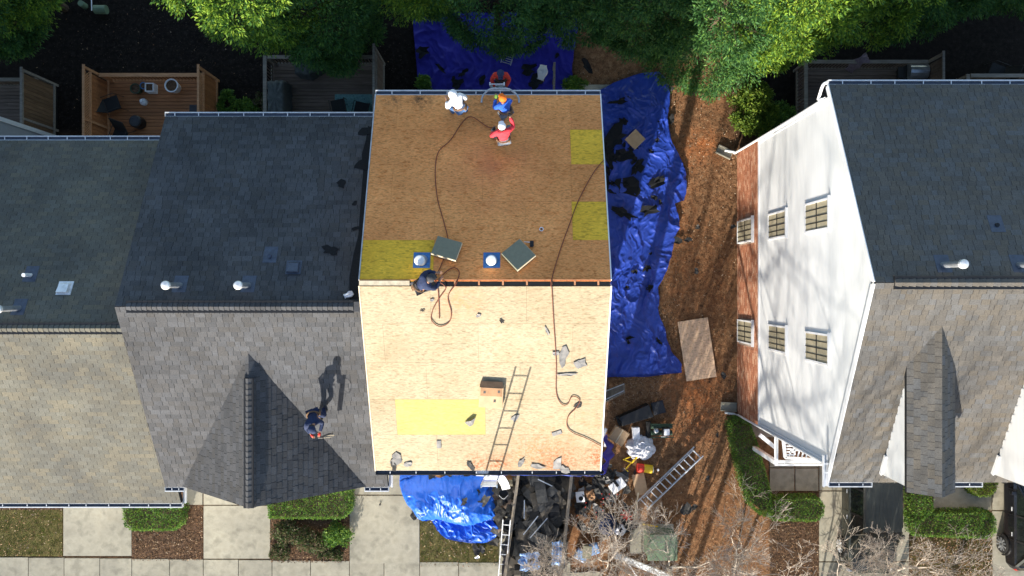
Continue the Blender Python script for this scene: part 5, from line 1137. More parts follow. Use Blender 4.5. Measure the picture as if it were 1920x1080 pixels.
def crumple(name, m, label, cat, px, py, rx, ry, h_, seed, z=.03):
    c = S(px, py, 'g', h_); n = 46; th = np.linspace(0, 2*np.pi, n, endpoint=False); lv = 16; V = []
    for j in range(lv):
        t = j/(lv-1); r = math.cos(t*math.pi/2)**.6
        for i, a in enumerate(th):
            k = 1+.55*(ridge(np.array(3+2*math.cos(a)+t), np.array(3+2*math.sin(a)+t*2), seed, 3)-.5)
            V.append((c.x+rx*r*k*math.cos(a), c.y+ry*r*k*math.sin(a), z+h_*math.sin(t*math.pi/2)*(.6+.8*float(ridge(np.array(5+2.5*r*math.cos(a)), np.array(5+2.5*r*math.sin(a)), seed+2, 3)))))
    g = G(); g.v = V; g.f = [(j*n+i, j*n+(i+1) % n, (j+1)*n+(i+1) % n, (j+1)*n+i) for j in range(lv-1) for i in range(n)]; return solo(g, name, m, label, cat)
crumple('plastic_wrap', 'clearbag', 'big heap of crumpled clear white plastic wrap on the mulch', 'plastic wrap', 1203, 842, .52, .42, .30, 5)
g = G(); 
for a, b in (((1168, 862), (1200, 850)), ((1200, 850), (1172, 880)), ((1170, 862), (1185, 868)), ((1172, 880), (1178, 884)), ((1185, 868), (1200, 852))): g.beam(S(*a, 'g', .12), S(*b, 'g', .2), .035, .03)
solo(g, 'yellow_frame', 'yellow', 'folded yellow tool frame below the crumpled plastic', 'tool')
a = S(1194, 877, 'g', .17); b = S(1207, 878, 'g', .17); c = S(1223, 880, 'g', .17); t = thing('cooler_jug', 'red and yellow drum shaped cooler jug lying on its side', 'cooler', (a.x, a.y, 0))
G().tube([a, b], .17, 18).build('lid', 'red', t); G().tube([b+Vector((.001, 0, 0)), c], .165, 18).build('body', 'yellow', t); G().tube([c, c+Vector((.03, 0, 0))], .14, 18).build('base', 'foam', t)
cyl('paper_cup', 'small white cup on the mulch right of the red and yellow cooler', 'cup', 1233, 880, .02, [(.035, 0), (.045, .1), (.04, .11)], 'foam')
t, R = gbox(1158, 911, .62, .64, .40, .26, .08, 'foam_slab', 'foam', 'white foam cooler lid with a black glove lying on the debris', 'foam lid', .02); G().box((-.05, -.02, .081), (.06, .26, .12), R).build('glove', 'black', t)
t, R = gbox(1088, 932, .12, .34, .42, .22, .03, 'white_board', 'foam', 'white square panel with a round black hole beside the dumpster', 'panel'); c = R @ Vector((.02, -.06, .03)); G().lathe(tuple(c), [(.09, 0), (.09, .01)], 18).build('hole', 'black', t)
t, R = gbox(1200, 908, .2, .50, .85, .03, .03, 'cardboard_sheet', 'card', 'flattened cardboard sheet left of the ladder foot', 'cardboard')
t, R = gbox(1216, 950, -.15, .95, 1.5, .02, .03, 'cardboard_sheet', 'cardin', 'large brown cardboard sheet under the foot of the ladder', 'cardboard')
for k in (0, 1): G().box(((-.48, -.76, .031), (.48, -.70, .06))[0], ((-.48, -.76, .031), (.48, -.70, .06))[1], R).build('edge', 'yellow', t) if k == 0 else G().box((-.52, -.76, .031), (-.46, .5, .06), R).build('edge', 'bright', t)
g = G()
for i in range(7): a_ = i*.9; c = S(1176, 968, 'g', .2); g.tube([c, c+Vector((.16*math.cos(a_), .16*math.sin(a_), .02)), c+Vector((.26*math.cos(a_+.3), .24*math.sin(a_+.3), -.1))], .035, 6, r1=.012)
solo(g, 'red_gloves', 'red', 'bright red tangled gloves beside the large brown cardboard', 'gloves')
for k, (px, py, ang, lab) in enumerate([(1090, 1043, -.5, 'left blue wrapped package in the mulch beside the dumpster'), (1112, 1032, .35, 'right blue wrapped package in the mulch beside the dumpster')]):
    gbox(px, py, ang, .50, .42, .05, .22, 'blue_package', M['paleblue'], lab, 'package', .05)
gbox(1101, 1036, -.1, .36, .5, .05, .24, 'shingle_bundle', 'wrap', 'grey shingle bundle between the two blue packages', 'bundle')
a = S(1151, 1040, 'g', .1); b = S(1258, 1083, 'g', .1); solo(G().beam(a, b, .22, .1), 'white_board', 'white', 'long white trim board lying across the bottom of the yard', 'board')
solo(G().beam(S(1171, 1046, 'g', .05), S(1196, 1084, 'g', .05), .04, .04), 'white_stick', 'foam', 'thin white stick beneath the long white trim board', 'stick')
# transformer
p0 = S(1216, 1050, 'g', 1.0); p1 = S(1269, 1004, 'g', 1.0); t = thing('utility_box', 'green metal utility box standing in the mulch behind bare branches', 'utility box', (p0.x, p0.y, 0))
G().box((p0.x, p0.y, 0), (p1.x, p1.y, .92)).build('cabinet', 'xform', t, bevel=.02); G().box((p0.x-.03, p0.y-.03, .921), (p1.x+.03, p1.y+.03, 1.0)).build('lid', 'xform', t, bevel=.02); G().box((p0.x-.05, p0.y-.05, .0), (p1.x+.1, p1.y+.1, .05)).build('pad', 'conc', t)
solo(G().box((p0.x-.55, p0.y-.1, .04), (p0.x-.1, p1.y+.2, .1)), 'concrete_pad', 'conc', 'low concrete pad left of the green utility box', 'pad')
# small picket fence panel, splash blocks, bottles
t = thing('picket_fence', 'short pale slatted fence panel leaning beside the stripped house', 'fence', tuple(S(1150, 735)))
for i in range(14):
    u = i/13; b0 = S(1122+48*u, 737-18*u, 'g', .06); t0 = S(1122+48*u, 761-24*u, 'g', .85); G().beam(b0, t0, .075, .02, Vector((1, 0, .01)).cross(t0-b0)).build('slat', 'railgrey', t)
for f in (.15, .85):
    a = S(1122, 737, 'g', .06).lerp(S(1122, 761, 'g', .85), f); b = S(1170, 719, 'g', .06).lerp(S(1170, 737, 'g', .85), f); o_ = Vector((0, .03, -.03)); G().beam(a+o_, b+o_, .03, .07).build('rail', 'whitegrime', t)
for px, py, ang, lab in [(1359, 285, -.45, 'grey splash block below the rear downspout of the right-hand house'), (1367, 763, -.05, 'grey splash block below the front downspout of the right-hand house')]:
    p = S(px, py, 'g', .1); R = Matrix.Translation((p.x, p.y, .02)) @ Matrix.Rotation(ang, 4, 'Z'); t = thing('splash_block', lab, 'splash block', (p.x, p.y, 0), group=None)
    G().box((-.32, -.16, 0), (.32, .16, .03), R).build('base', 'conc', t)
    for sy in (-1, 1): G().box((-.32, sy*.16-.02, .031), (.32, sy*.16+.02, .09), R).build('side', 'conc', t)
for px, py, ang, lab in [(1136, 828, 1.4, 'white caulk tube standing by the curtain of blue tarp'), (1133, 812, 1.2, 'second white tube above the caulk tube beside the house corner')]:
    c = S(px, py, 'g', .2); d = Vector((math.cos(ang), math.sin(ang), 0))*.2; solo(G().tube([c-d, c+d], .06, 12), 'tube', 'foam', lab, 'tube')
R_ = random.Random(31)
for i in range(95):
    px = R_.gauss(1130, 26); py = R_.uniform(870, 1000)
    if not 1078 < px < 1200: continue
    c = S(px, py, 'g', .08+.1*R_.random()); m = R_.choice(('scrap', 'felt', 'scrap', 'greyd', 'felt', 'black', 'scrap', 'scraplight', 'scrap', 'deckgrey'))
    scrap('debris_scrap', m, 'dark torn scrap in the debris pile at the front right corner of the stripped house', 'debris', 'torn scraps in the debris pile', c, (R_.uniform(-.3, .3), R_.uniform(-.3, .3), 1), R_.uniform(.06, .2), i+100, curl=.06, asp=R_.uniform(.6, 1.6), n=9)
for i in range(16):
    px = R_.gauss(1125, 18); py = R_.uniform(925, 970); c = S(px, py, 'g', .25); scrap('red_wrapper', 'red', 'small red wrapper shred in the debris pile', 'wrapper', 'red wrapper shreds in the debris pile', c, (0, 0, 1), R_.uniform(.015, .035), i+300, curl=.03, n=7)
crumple('tool_bag', 'navy', 'dark navy tool bag in the debris pile beneath the bare branches', 'bag', 1140, 985, .34, .42, .28, 8)
crumple('tool_bag', 'black', 'black tool bag beside the white foam lid in the debris pile', 'bag', 1130, 890, .36, .26, .25, 9)
crumple('plastic_bag', 'clearbag', 'small crumpled white plastic bag under the bare branches', 'bag', 1162, 995, .26, .22, .18, 10)
crumple('paper_bag', 'cardin', 'crumpled brown paper bag at the left of the debris pile', 'bag', 1108, 928, .2, .26, .2, 12)
crumple('work_light', 'orange', 'small orange work light by the gutter corner above the debris', 'work light', 1122, 886, .08, .07, .1, 14)
g = G()
for px in (1140, 1152, 1166): g.box((S(px, 1000, 'g', .08).x-.06, S(960, 1010, 'g').y, .03), (S(px, 1000, 'g').x+.04, S(960, 965, 'g').y, .07))
solo(g, 'timber_offcuts', 'deckgrey', 'grey timber offcuts lying in the debris under the bare branches', 'timber')

# ------------------------------------------------------------------ foliage
def leaves(name, m, pos, nrm, L, W, parent=None, seed=1, spread=.6, droop=0.0, cone=None):
    """one rhombic leaf per position, pointing roughly along nrm"""
    R = np.random.RandomState(seed); n = len(pos); d = nrm+R.normal(0, spread, (n, 3)); d[:, 2] -= droop; d /= np.linalg.norm(d, axis=1)[:, None]
    r = R.normal(0, 1, (n, 3)); s_ = np.cross(d, r); s_ /= np.linalg.norm(s_, axis=1)[:, None]+1e-6
    l = L*R.uniform(.6, 1.25, n)[:, None]; w_ = W*R.uniform(.7, 1.2, n)[:, None]
    V = np.stack([pos, pos+d*l*.45+s_*w_/2, pos+d*l, pos+d*l*.45-s_*w_/2], 1).reshape(-1, 3)
    return link(name, meshnp(name, V, np.arange(4*n).reshape(-1, 4), M[m]), parent)
def evergreen(cx, cy, r, h, label, seed, m='ever', z0=1.2, ncl=270, per=190, mfrac=None, ry=None, cat='tree', group='evergreens along the back yards'):
    R = np.random.RandomState(seed); t = thing('evergreen_tree', label, cat, (cx, cy, 0), group); ry = ry or r
    G().tube([(cx, cy, 0), (cx+.1, cy, h*.4), (cx, cy+.05, h*.85)], .16, 8, r1=.04).build('trunk', 'trunk', t)
    # clump centres over the surface and inside of an uneven cone-egg
    u = R.rand(ncl); zz = z0+(h-z0)*u**1.25; prof = np.clip(np.sin(np.pi*np.clip((zz-z0)/(h-z0)*.80+.20, 0, 1))**.75, .08, 1)
    a = R.uniform(0, 2*np.pi, ncl); k = np.where(R.rand(ncl) < .82, R.uniform(.80, 1.12, ncl), R.uniform(.2, .75, ncl))
    k = k*(1+.35*(vn(a*1.6, zz*.7, seed)-.5))
    C_ = np.stack([cx+np.cos(a)*prof*r*k, cy+np.sin(a)*prof*ry*k, zz], -1)
    out = np.stack([np.cos(a)*.9, np.sin(a)*.9, .25+.6*((zz-z0)/(h-z0))], -1); out /= np.linalg.norm(out, axis=1)[:, None]
    rc = R.uniform(.28, .52, ncl)
    dirs = R.normal(0, 1, (ncl, per, 3)); dirs /= np.linalg.norm(dirs, axis=2)[:, :, None]; dirs += out[:, None]*.75; dirs /= np.linalg.norm(dirs, axis=2)[:, :, None]
    rad = rc[:, None]*R.uniform(.35, 1, (ncl, per)); P = C_[:, None]+dirs*rad[:, :, None]*np.array([1.1, 1.1, .75])
    g = G(); 
    for i in range(0, ncl, 5):
        g.tube([(cx, cy, max(.6, zz[i]-.5)), tuple(C_[i])], .03, 4, cap=False, r1=.01)
    g.build('limbs', 'trunk', t)
    lit = None
    o = leaves('crown', m, P.reshape(-1, 3), np.repeat(out[:, None]*.3, per, 1).reshape(-1, 3)+dirs.reshape(-1, 3), .13, .046, t, seed, .4, .1)
    return t
TREES = [(-17.9, 11.2, 1.9, 8.6, 'lime topped evergreen in the top left corner of the back yards', 'everlime', 2.2, 1.9), (-19.3, 10.2, 1.9, 8, 'evergreen at the far left edge behind the brown deck', 'ever', 1.6, 1.8),
 (-8.5, 10.3, 2.3, 10.4, 'tall lime green evergreen behind the charcoal roof deck', 'everlime', 3.0, 2.2), (-6.6, 9.8, 1.7, 7.0, 'dark evergreen overhanging the dark weathered deck', 'ever', 1.4, 1.8),
 (-3.2, 10.9, 1.5, 9.4, 'lime topped evergreen at the left of the rear tarp', 'everlime', 3.2, 1.6), (-.6, 10.2, 2.2, 7.8, 'broad dark evergreen overhanging the rear tarp and lying ladder', 'ever', 2.2, 1.8), (2.3, 10.6, 2.0, 7.6, 'evergreen over the right half of the rear tarp', 'ever', 2.2, 1.6),
 (5.0, 10.3, 1.9, 8.0, 'dark evergreen over the bare earth right of the rear tarp', 'ever', 1.6, 1.9), (6.9, 9.2, 1.8, 9.2, 'evergreen reaching lowest down between the two houses', 'ever', 1.0, 1.9), (9.0, 9.7, 1.9, 10.2, 'sunlit evergreen above the round yellow-green shrub', 'everlime', 2.4, 2.1),
 (11.4, 10.2, 1.9, 10.0, 'sunlit lime evergreen behind the left end of the grey deck', 'everlime', 2.6, 1.8), (14.1, 10.7, 1.8, 9.4, 'evergreen behind the barbecue deck', 'ever', 2.2, 1.6), (16.6, 11.4, 1.9, 8.6, 'evergreen at the top right behind the right-hand roof', 'ever', 1.8, 1.5), (19.2, 11.6, 1.8, 8.2, 'evergreen in the top right corner', 'ever', 1.8, 1.6)]
for i, (x, y, r, h, lab, m, z0, ry) in enumerate(TREES): evergreen(x, y, r, h, lab, 40+i, m, z0, ry=ry)

def boxhedge(label, poly, h, m='box', seed=1, dens=900, z0=.05, name='hedge', cat='hedge', rnd=.07, group=None):
    """clipped hedge: leaves over a slightly lumpy prism (poly given in px at top height)"""
    P = [S(px, py, 'g', h) for px, py in poly]; R = np.random.RandomState(seed); xs = np.array([p.x for p in P]); ys = np.array([p.y for p in P])
    def ins(x, y):
        c = np.zeros(len(x), bool); n = len(xs); j = n-1
        for i in range(n):
            k = ((ys[i] > y) != (ys[j] > y)) & (x < (xs[j]-xs[i])*(y-ys[i])/(ys[j]-ys[i]+1e-9)+xs[i]); c ^= k; j = i
        return c
    cx, cy = xs.mean(), ys.mean(); t = thing(name, label, cat, (cx, cy, 0), group)
    core = G().prism([(cx+(x-cx)*.93, cy+(y-cy)*.9) for x, y in zip(xs, ys)][::-1] if sum((xs[i]-xs[i-1])*(ys[i]+ys[i-1]) for i in range(len(xs))) > 0 else [(cx+(x-cx)*.93, cy+(y-cy)*.9) for x, y in zip(xs, ys)], z0, h-.09); core.build('branches', 'trunk', t)
    A = (xs.max()-xs.min())*(ys.max()-ys.min()); n = int(A*dens*1.5); x = R.uniform(xs.min(), xs.max(), n); y = R.uniform(ys.min(), ys.max(), n); k = ins(x, y); x = x[k]; y = y[k]
    z = h-.04+(fbm(x*3.5, y*3.5, seed)-.5)*.12-R.exponential(.03, len(x)); pos = [np.stack([x, y, z], -1)]; nr = [np.tile([0, 0, 1.0], (len(x), 1))]
    for i in range(len(P)):
        a = P[i-1]; b = P[i]; d = b-a; L = Vector((d.x, d.y)).length; m_ = int(L*h*dens*.9); t_ = R.rand(m_); zz = z0+(h-z0)*R.rand(m_)**.8
        nn = np.array([d.y, -d.x, 0])/max(L, .01); mid = np.array([(a.x+b.x)/2-cx, (a.y+b.y)/2-cy, 0])
        if (nn*mid).sum() < 0: nn = -nn
        pp = np.stack([a.x+d.x*t_, a.y+d.y*t_, zz], -1)+nn*(R.normal(0, .025, m_)[:, None]-.03*(zz[:, None] > h-.1)); pos.append(pp); nr.append(np.tile(nn*.8+np.array([0, 0, .4]), (m_, 1)))
    leaves('foliage', m, np.concatenate(pos), np.concatenate(nr), .065, .04, t, seed, .7); return t
boxhedge('small clipped boxwood hedge in front of the tan roof gutter', [(229, 942), (263, 942), (263, 953), (338, 953), (336, 985), (325, 995), (245, 995), (232, 985)], .75, seed=1)
boxhedge('wide clipped boxwood hedge under the charcoal gable corner', [(502, 928), (655, 922), (655, 962), (640, 973), (503, 972)], .8, seed=2)
boxhedge('long clipped boxwood hedge running down beside the brick gable wall', [(1372, 795), (1383, 786), (1406, 792), (1420, 830), (1434, 880), (1446, 925), (1447, 966), (1432, 968), (1410, 950), (1398, 915), (1384, 860), (1374, 815)], .85, seed=3)
boxhedge('short clipped hedge joining the long one below the porch path', [(1446, 938), (1536, 935), (1546, 950), (1544, 968), (1530, 978), (1449, 976)], .8, seed=4)
boxhedge('hedge right of the olive grey car beneath the narrow dormer', [(1712, 920), (1748, 920), (1750, 958), (1714, 990)], .8, seed=5)
boxhedge('long low hedge at the right with yellow-green lower side', [(1714, 966), (1860, 962), (1869, 975), (1868, 1000), (1855, 1010), (1716, 1005)], .75, seed=6)
boxhedge('round clipped lime shrub at the gutter of the right-hand house', [(1818, 900), (1874, 900), (1868, 920), (1856, 931), (1836, 931), (1823, 920)], .75, 'boxlime', seed=7, name='shrub', cat='shrub')
def loose(label, px, py, rx, ry, h, m, seed, n=2600, name='shrub', L=.09, W=.05, spread=.8, ncl=26):
    R = np.random.RandomState(seed); c = S(px, py, 'g', h*.5); t = thing(name, label, 'shrub', (c.x, c.y, 0))
    a = R.uniform(0, 6.283, ncl); r = R.rand(ncl)**.5; zz = h*(.25+.7*R.rand(ncl)*(1-r*.5)); Cc = np.stack([c.x+np.cos(a)*r*rx, c.y+np.sin(a)*r*ry, zz], -1)
    per = n//ncl; d = R.normal(0, 1, (ncl, per, 3)); d /= np.linalg.norm(d, axis=2)[:, :, None]; d[:, :, 2] = abs(d[:, :, 2]); P = Cc[:, None]+d*R.uniform(.3, 1, (ncl, per, 1))*min(rx, ry, .5)*.45
    g = G()
    for i in range(ncl): g.tube([(c.x, c.y, 0), tuple(Cc[i])], .012, 4, cap=False, r1=.005)
    g.build('stems', 'trunk', t); leaves('foliage', m, P.reshape(-1, 3), d.reshape(-1, 3), L, W, t, seed, spread)
    return t
loose('bright yellow-green evergreen shrub at the rear corner of the brick wall', 1412, 205, .85, .95, 1.9, 'boxlime', 71, 14000, ncl=90, L=.12)
loose('dark green shrub behind the bright one beside the grey deck', 1465, 232, .55, .8, 1.4, 'box', 72, 5000, ncl=40)
for k, a in enumerate([(540, 1000, .55, .45, .5, 'shrub', 'leafy low shrub at the left of the front bed by the charcoal house'), (585, 1015, .6, .5, .45, 'shrub', 'brownish twiggy shrub in the middle of the front bed by the charcoal house'), (632, 1000, .5, .5, .5, 'box', 'green shrub at the right of the front bed by the charcoal house'),
     (525, 1035, .35, .25, .35, 'shrub', 'small pale shrub at the lower left corner of the charcoal house bed'), (620, 1040, .5, .2, .3, 'shrub', 'low shrub along the sidewalk edge of the charcoal house bed'),
     (797, 158, .35, .28, .6, 'box', 'dark shrub at the left end of the rear gutter of the stripped house'), (1078, 160, .5, .25, .6, 'box', 'dark shrub beside the patio slab at the rear of the stripped house'), (462, 205, .45, .35, .7, 'box', 'dark shrub between the redwood deck and the dark deck'),
     (490, 195, .25, .4, .6, 'shrub', 'small shrub against the left rail of the dark deck'), (1490, 270, .2, .3, .5, 'shrub', 'small shrub against the white wall corner of the right-hand house'), (425, 195, .3, .5, .5, 'box', 'dark shrub against the right screen of the redwood deck')]):
    loose(a[6], *a[:5], a[5], 80+k, 2600)

# bare trees
def bare(label, x, y, h, seed, stems=4, lean=.5, depth=6, r0=.06, spread=.55, group='bare trees along the street', bias=(0, 0), len0=None, rmin=.006):
    R = random.Random(seed); segs = []
    def grow(p, d, L, r, dep):
        n = 3; 
        for i in range(n):
            d2 = (d+Vector((R.gauss(0, .13), R.gauss(0, .13), R.gauss(.02, .08)))).normalized(); q = p+d2*L/n; r2 = r*(.92 if i < n-1 else .8); segs.append((p, q, r, r2)); 
            if dep > 0 and i > 0 and R.random() < .8:
                s_ = Vector((R.gauss(0, 1), R.gauss(0, 1), R.gauss(.1, .6))).normalized(); grow(q, (d2+s_*spread*1.5).normalized(), L*R.uniform(.55, .85), r2*.5, dep-1)
            p, d, r = q, d2, r2
        if dep > 0:
            for _ in range(2):
                s_ = Vector((R.gauss(0, 1), R.gauss(0, 1), R.gauss(.15, .5))).normalized(); grow(p, (d+s_*spread).normalized(), L*R.uniform(.62, .85), r*.72, dep-1)
    t = thing('bare_tree', label, 'tree', (x, y, 0), group); g = G()
    for i in range(stems):
        a = 6.28*i/stems+R.uniform(-.3, .3); d = Vector((math.cos(a)*lean+bias[0], math.sin(a)*lean+bias[1], 1)).normalized(); grow(Vector((x+.08*math.cos(a), y+.08*math.sin(a), 0)), d, len0 or h*.3, r0, depth)
    A = np.array([tuple(s[0]) for s in segs]); B = np.array([tuple(s[1]) for s in segs]); ra = np.maximum([s[2] for s in segs], rmin); rb = np.maximum([s[3] for s in segs], rmin*.75)
    thick = ra > r0*.45
    for nm, mk in (('trunk', thick), ('branches', ~thick)):
        a = A[mk]; b = B[mk]; qa = ra[mk][:, None]; qb = rb[mk][:, None]; d = b-a; d /= np.linalg.norm(d, axis=1)[:, None]; u = np.cross(d, np.tile([.31, .57, .76], (len(d), 1))); u /= np.linalg.norm(u, axis=1)[:, None]; v = np.cross(d, u)
        k = 3 if nm == 'branches' else 6; V = []
        for E, q in ((a, qa), (b, qb)):
            for j in range(k): V.append(E+(u*math.cos(6.2832*j/k)+v*math.sin(6.2832*j/k))*q)
        V = np.stack(V, 1).reshape(-1, 3); n = len(a); i = np.arange(n)[:, None]*2*k; Fq = np.concatenate([np.concatenate([i+j, i+(j+1) % k, i+k+(j+1) % k, i+k+j], 1) for j in range(k)])
        link(nm, meshnp(nm, V, Fq, M['bark']), t)
    return t
bare('multi-stemmed bare crape myrtle above the debris and the white trim board', 3.9, -11.0, 4.4, 1, 5, .55, 5, .045, bias=(.0, .30))
bare('bare small tree over the green utility box', 6.3, -11.2, 4.2, 2, 4, .6, 5, .045, bias=(.1, .34))
bare('bare small tree on the mulch left of the hedge corner', 8.9, -11.3, 4.2, 3, 4, .6, 5, .045, bias=(0, .28))
bare('bare small tree reaching over the rear of the olive grey car', 12.3, -12.6, 4.4, 4, 4, .6, 5, .05, bias=(.05, .27))
bare('bare small tree over the dry leafy lawn at the right', 15.4, -11.4, 4.5, 5, 5, .6, 5, .045, bias=(.0, .27))
bare('bare tree at the lower edge of the dumpster', 1.1, -11.9, 3.8, 6, 4, .5, 5, .035, bias=(.05, .2))
bare('tall bare multi-stemmed street tree casting trunk shadows across the yard', 2.9, -15.0, 10.5, 7, 3, .05, 3, .13, .35, len0=4.6)
bare('tall bare street tree in front of the right-hand house', 5.0, -17.5, 15, 8, 2, .12, 5, .13, .5, len0=5.0)
bare('tall bare street tree facing the grey-brown roof', 10.3, -19, 17, 9, 1, .14, 6, .15, .5, len0=6.0)
bare('tall bare street tree at the far right of the street', 15.6, -18, 16, 10, 1, .14, 6, .14, .5, len0=5.8)

# ------------------------------------------------------------------ cars (nose toward the garages, +y)
def car(label, xc, yr, paint, L=4.7, W=1.9, Ht=1.72, ribs=True, wheel_m='alu'):
    t = thing('parked_car', label, 'car', (xc, yr+L/2, 0)); hw = W/2
    def sect(y, pts): return [(xc+x, yr+y, z) for x, z in pts]
    st = [(0.0, .86, .42, .92), (.15, .95, .34, 1.02), (.9, 1, .3, 1.06), (2.2, 1, .3, 1.05), (3.3, 1, .3, 1.02), (4.0, .97, .3, .98), (4.5, .88, .34, .86), (4.7, .72, .42, .70)]
    V = []; ns = 10
    for y, wf, zb, zt in st:
        w_ = hw*wf; V += sect(y*L/4.7, [(-w_*.92, zb), (-w_, zb+.14), (-w_*1.0, zb+.35), (-w_*.97, zt-.12), (-w_*.86, zt), (w_*.86, zt), (w_*.97, zt-.12), (w_, zb+.35), (w_, zb+.14), (w_*.92, zb)])
    g = G(); g.v = V; n = ns; g.f = [(i*n+j, i*n+(j+1) % n, (i+1)*n+(j+1) % n, (i+1)*n+j) for i in range(len(st)-1) for j in range(n)]+[tuple(reversed(range(n))), tuple((len(st)-1)*n+j for j in range(n))]
    body = g.build('body', paint, t, smooth=False, bevel=.03)
    # cabin
    c0, c1, c2, c3 = .22, .80, 2.75, 3.55; k = L/4.7; zb = 1.0; tw = hw*.76; bw = hw*.93
    def Q(x, y, z): return (xc+x, yr+y*k, z)
    rf = G(); 
    rf.v = [Q(-tw, c1, Ht-.03), Q(tw, c1, Ht-.03), Q(tw, c2, Ht-.04), Q(-tw, c2, Ht-.04), Q(-tw*.9, c1+.1, Ht), Q(tw*.9, c1+.1, Ht), Q(tw*.9, c2-.15, Ht), Q(-tw*.9, c2-.15, Ht), Q(-tw, c1, Ht-.08), Q(tw, c1, Ht-.08), Q(tw, c2, Ht-.09), Q(-tw, c2, Ht-.09)]
    rf.f = [(4, 5, 6, 7), (0, 1, 5, 4), (1, 2, 6, 5), (2, 3, 7, 6), (3, 0, 4, 7), (8, 9, 1, 0), (9, 10, 2, 1), (10, 11, 3, 2), (11, 8, 0, 3), (11, 10, 9, 8)]
    ro = rf.build('roof', 'cargrey' if ribs else paint, t)
    if ribs:
        for i in range(9): x = -tw*.8+i*tw*.2; G().box((xc+x-.012, yr+(c1+.15)*k, Ht+.001), (xc+x+.012, yr+(c2-.2)*k, Ht+.004)).build('roof_rib', 'cargrey', ro)
    for sx in (-1, 1): G().tube([Q(sx*tw*.97, c1+.1, Ht+.03), Q(sx*tw*.97, c2-.2, Ht+.03)], .018).build('roof_rail', 'dark', ro)
    def quad(nm, a, b, c, d, m='glass', th=.01):
        g = G(); nv = (Vector(b)-Vector(a)).cross(Vector(c)-Vector(a)).normalized()*th; g.poly3([a, b, c, d], tuple(-nv)); return g.build(nm, m, t)
    quad('windscreen', Q(-tw*.95, c2+.02, Ht-.07), Q(tw*.95, c2+.02, Ht-.07), Q(bw*.9, c3, zb+.03), Q(-bw*.9, c3, zb+.03))
    quad('rear_window', Q(tw*.95, c1-.02, Ht-.07), Q(-tw*.95, c1-.02, Ht-.07), Q(-bw*.9, c0, zb+.03), Q(bw*.9, c0, zb+.03))
    G().box(Q(-tw, c0-.25, Ht-.07), Q(tw, c1+.02, Ht-.03)).build('spoiler', paint, t, bevel=.01)
    for sx in (-1, 1):
        ys = [c0+.1, 1.15, 1.25, 2.15, 2.25, c3-.15]
        for a, b in ((0, 1), (2, 3), (4, 5)):
            ta, tb = max(ys[a], c1), min(ys[b], c2); ta2, tb2 = (ta, tb)
            p = [Q(sx*bw, ys[a], zb+.03), Q(sx*bw, ys[b], zb+.03), Q(sx*tw*1.01, tb2, Ht-.09), Q(sx*tw*1.01, ta2, Ht-.09)]
            quad('side_window', *(p if sx > 0 else p[::-1]))
        for yy in (1.2, 2.2): G().beam(Q(sx*bw*1.005, yy, zb), Q(sx*tw*1.02, yy, Ht-.07), .07, .03).build('pillar', 'black', t)
        G().beam(Q(sx*bw, c3, zb), Q(sx*tw, c2, Ht-.06), .06, .05).build('pillar', paint, t); G().beam(Q(sx*bw, c0, zb), Q(sx*tw, c1, Ht-.06), .12, .05).build('pillar', paint, t)
        for yy in (1.35, 2.35): G().box(Q(sx*hw*1.0-.012, yy, .84), Q(sx*hw*1.0+.012, yy+.16, .87)).build('door_handle', 'alu', t, bevel=.005)
        for yy in (1.2, 2.2, 3.2): G().box(Q(sx*hw*.999-.004, yy-.006, .42), Q(sx*hw*.999+.004, yy+.006, .95)).build('door_seam', 'black', t)
        G().box(Q(sx*(hw+.11)-.10, 3.05, 1.0), Q(sx*(hw+.11)+.10, 3.2, 1.14)).build('mirror', paint, t, bevel=.03)
        G().box(Q(sx*hw*.72-.12, -.02, .72), Q(sx*hw*.72+.12, .05, .86)).build('tail_light', 'red', t)
        G().box(Q(sx*hw*.75-.14, 4.48, .62), Q(sx*hw*.75+.14, 4.6, .74)).build('headlight', 'foam', t)
        for yy in (.85, 3.75):
            c = Vector(Q(sx*(hw-.09), yy, .35)); w0 = G().tube([c-Vector((.12, 0, 0)), c+Vector((.12, 0, 0))], .36, 24); wo = w0.build('wheel', 'tyre', t)
            f = sx*.125; G().tube([c+Vector((f, 0, 0)), c+Vector((f+sx*.012, 0, 0))], .26, 24).build('rim', 'dark', wo)
            for j in range(10):
                a = j*math.pi/5; G().beam(c+Vector((f+sx*.02, .05*math.cos(a), .05*math.sin(a))), c+Vector((f+sx*.016, .25*math.cos(a), .25*math.sin(a))), .05, .03, Vector((1, 0, 0))).build('spoke', wheel_m, wo)
            g = G(); 
            for j in range(12):
                a = math.pi*j/12; b = math.pi*(j+1)/12; g.beam(c+Vector((sx*.085, .41*math.cos(a), .41*math.sin(a))), c+Vector((sx*.085, .41*math.cos(b), .41*math.sin(b))), .05, .09, Vector((1, 0, 0)))
            g.build('wheel_arch', 'black', t)
    G().box(Q(-hw*.7, -.04, .40), Q(hw*.7, .1, .62)).build('bumper', 'black', t, bevel=.03)
    G().box(Q(-.26, -.05, .68), Q(.26, .0, .80)).build('number_plate', 'foam', t)
    return t
c1_ = car('dark olive grey people carrier with ribbed roof parked under the right-hand gutter', 13.95, -11.15, 'car', ribs=True); c1_.rotation_euler.z = math.pi
car('black car at the right edge with dark multi-spoke wheels', 20.35, -10.95, 'car2', L=4.6, Ht=1.5, ribs=False, wheel_m='galv')

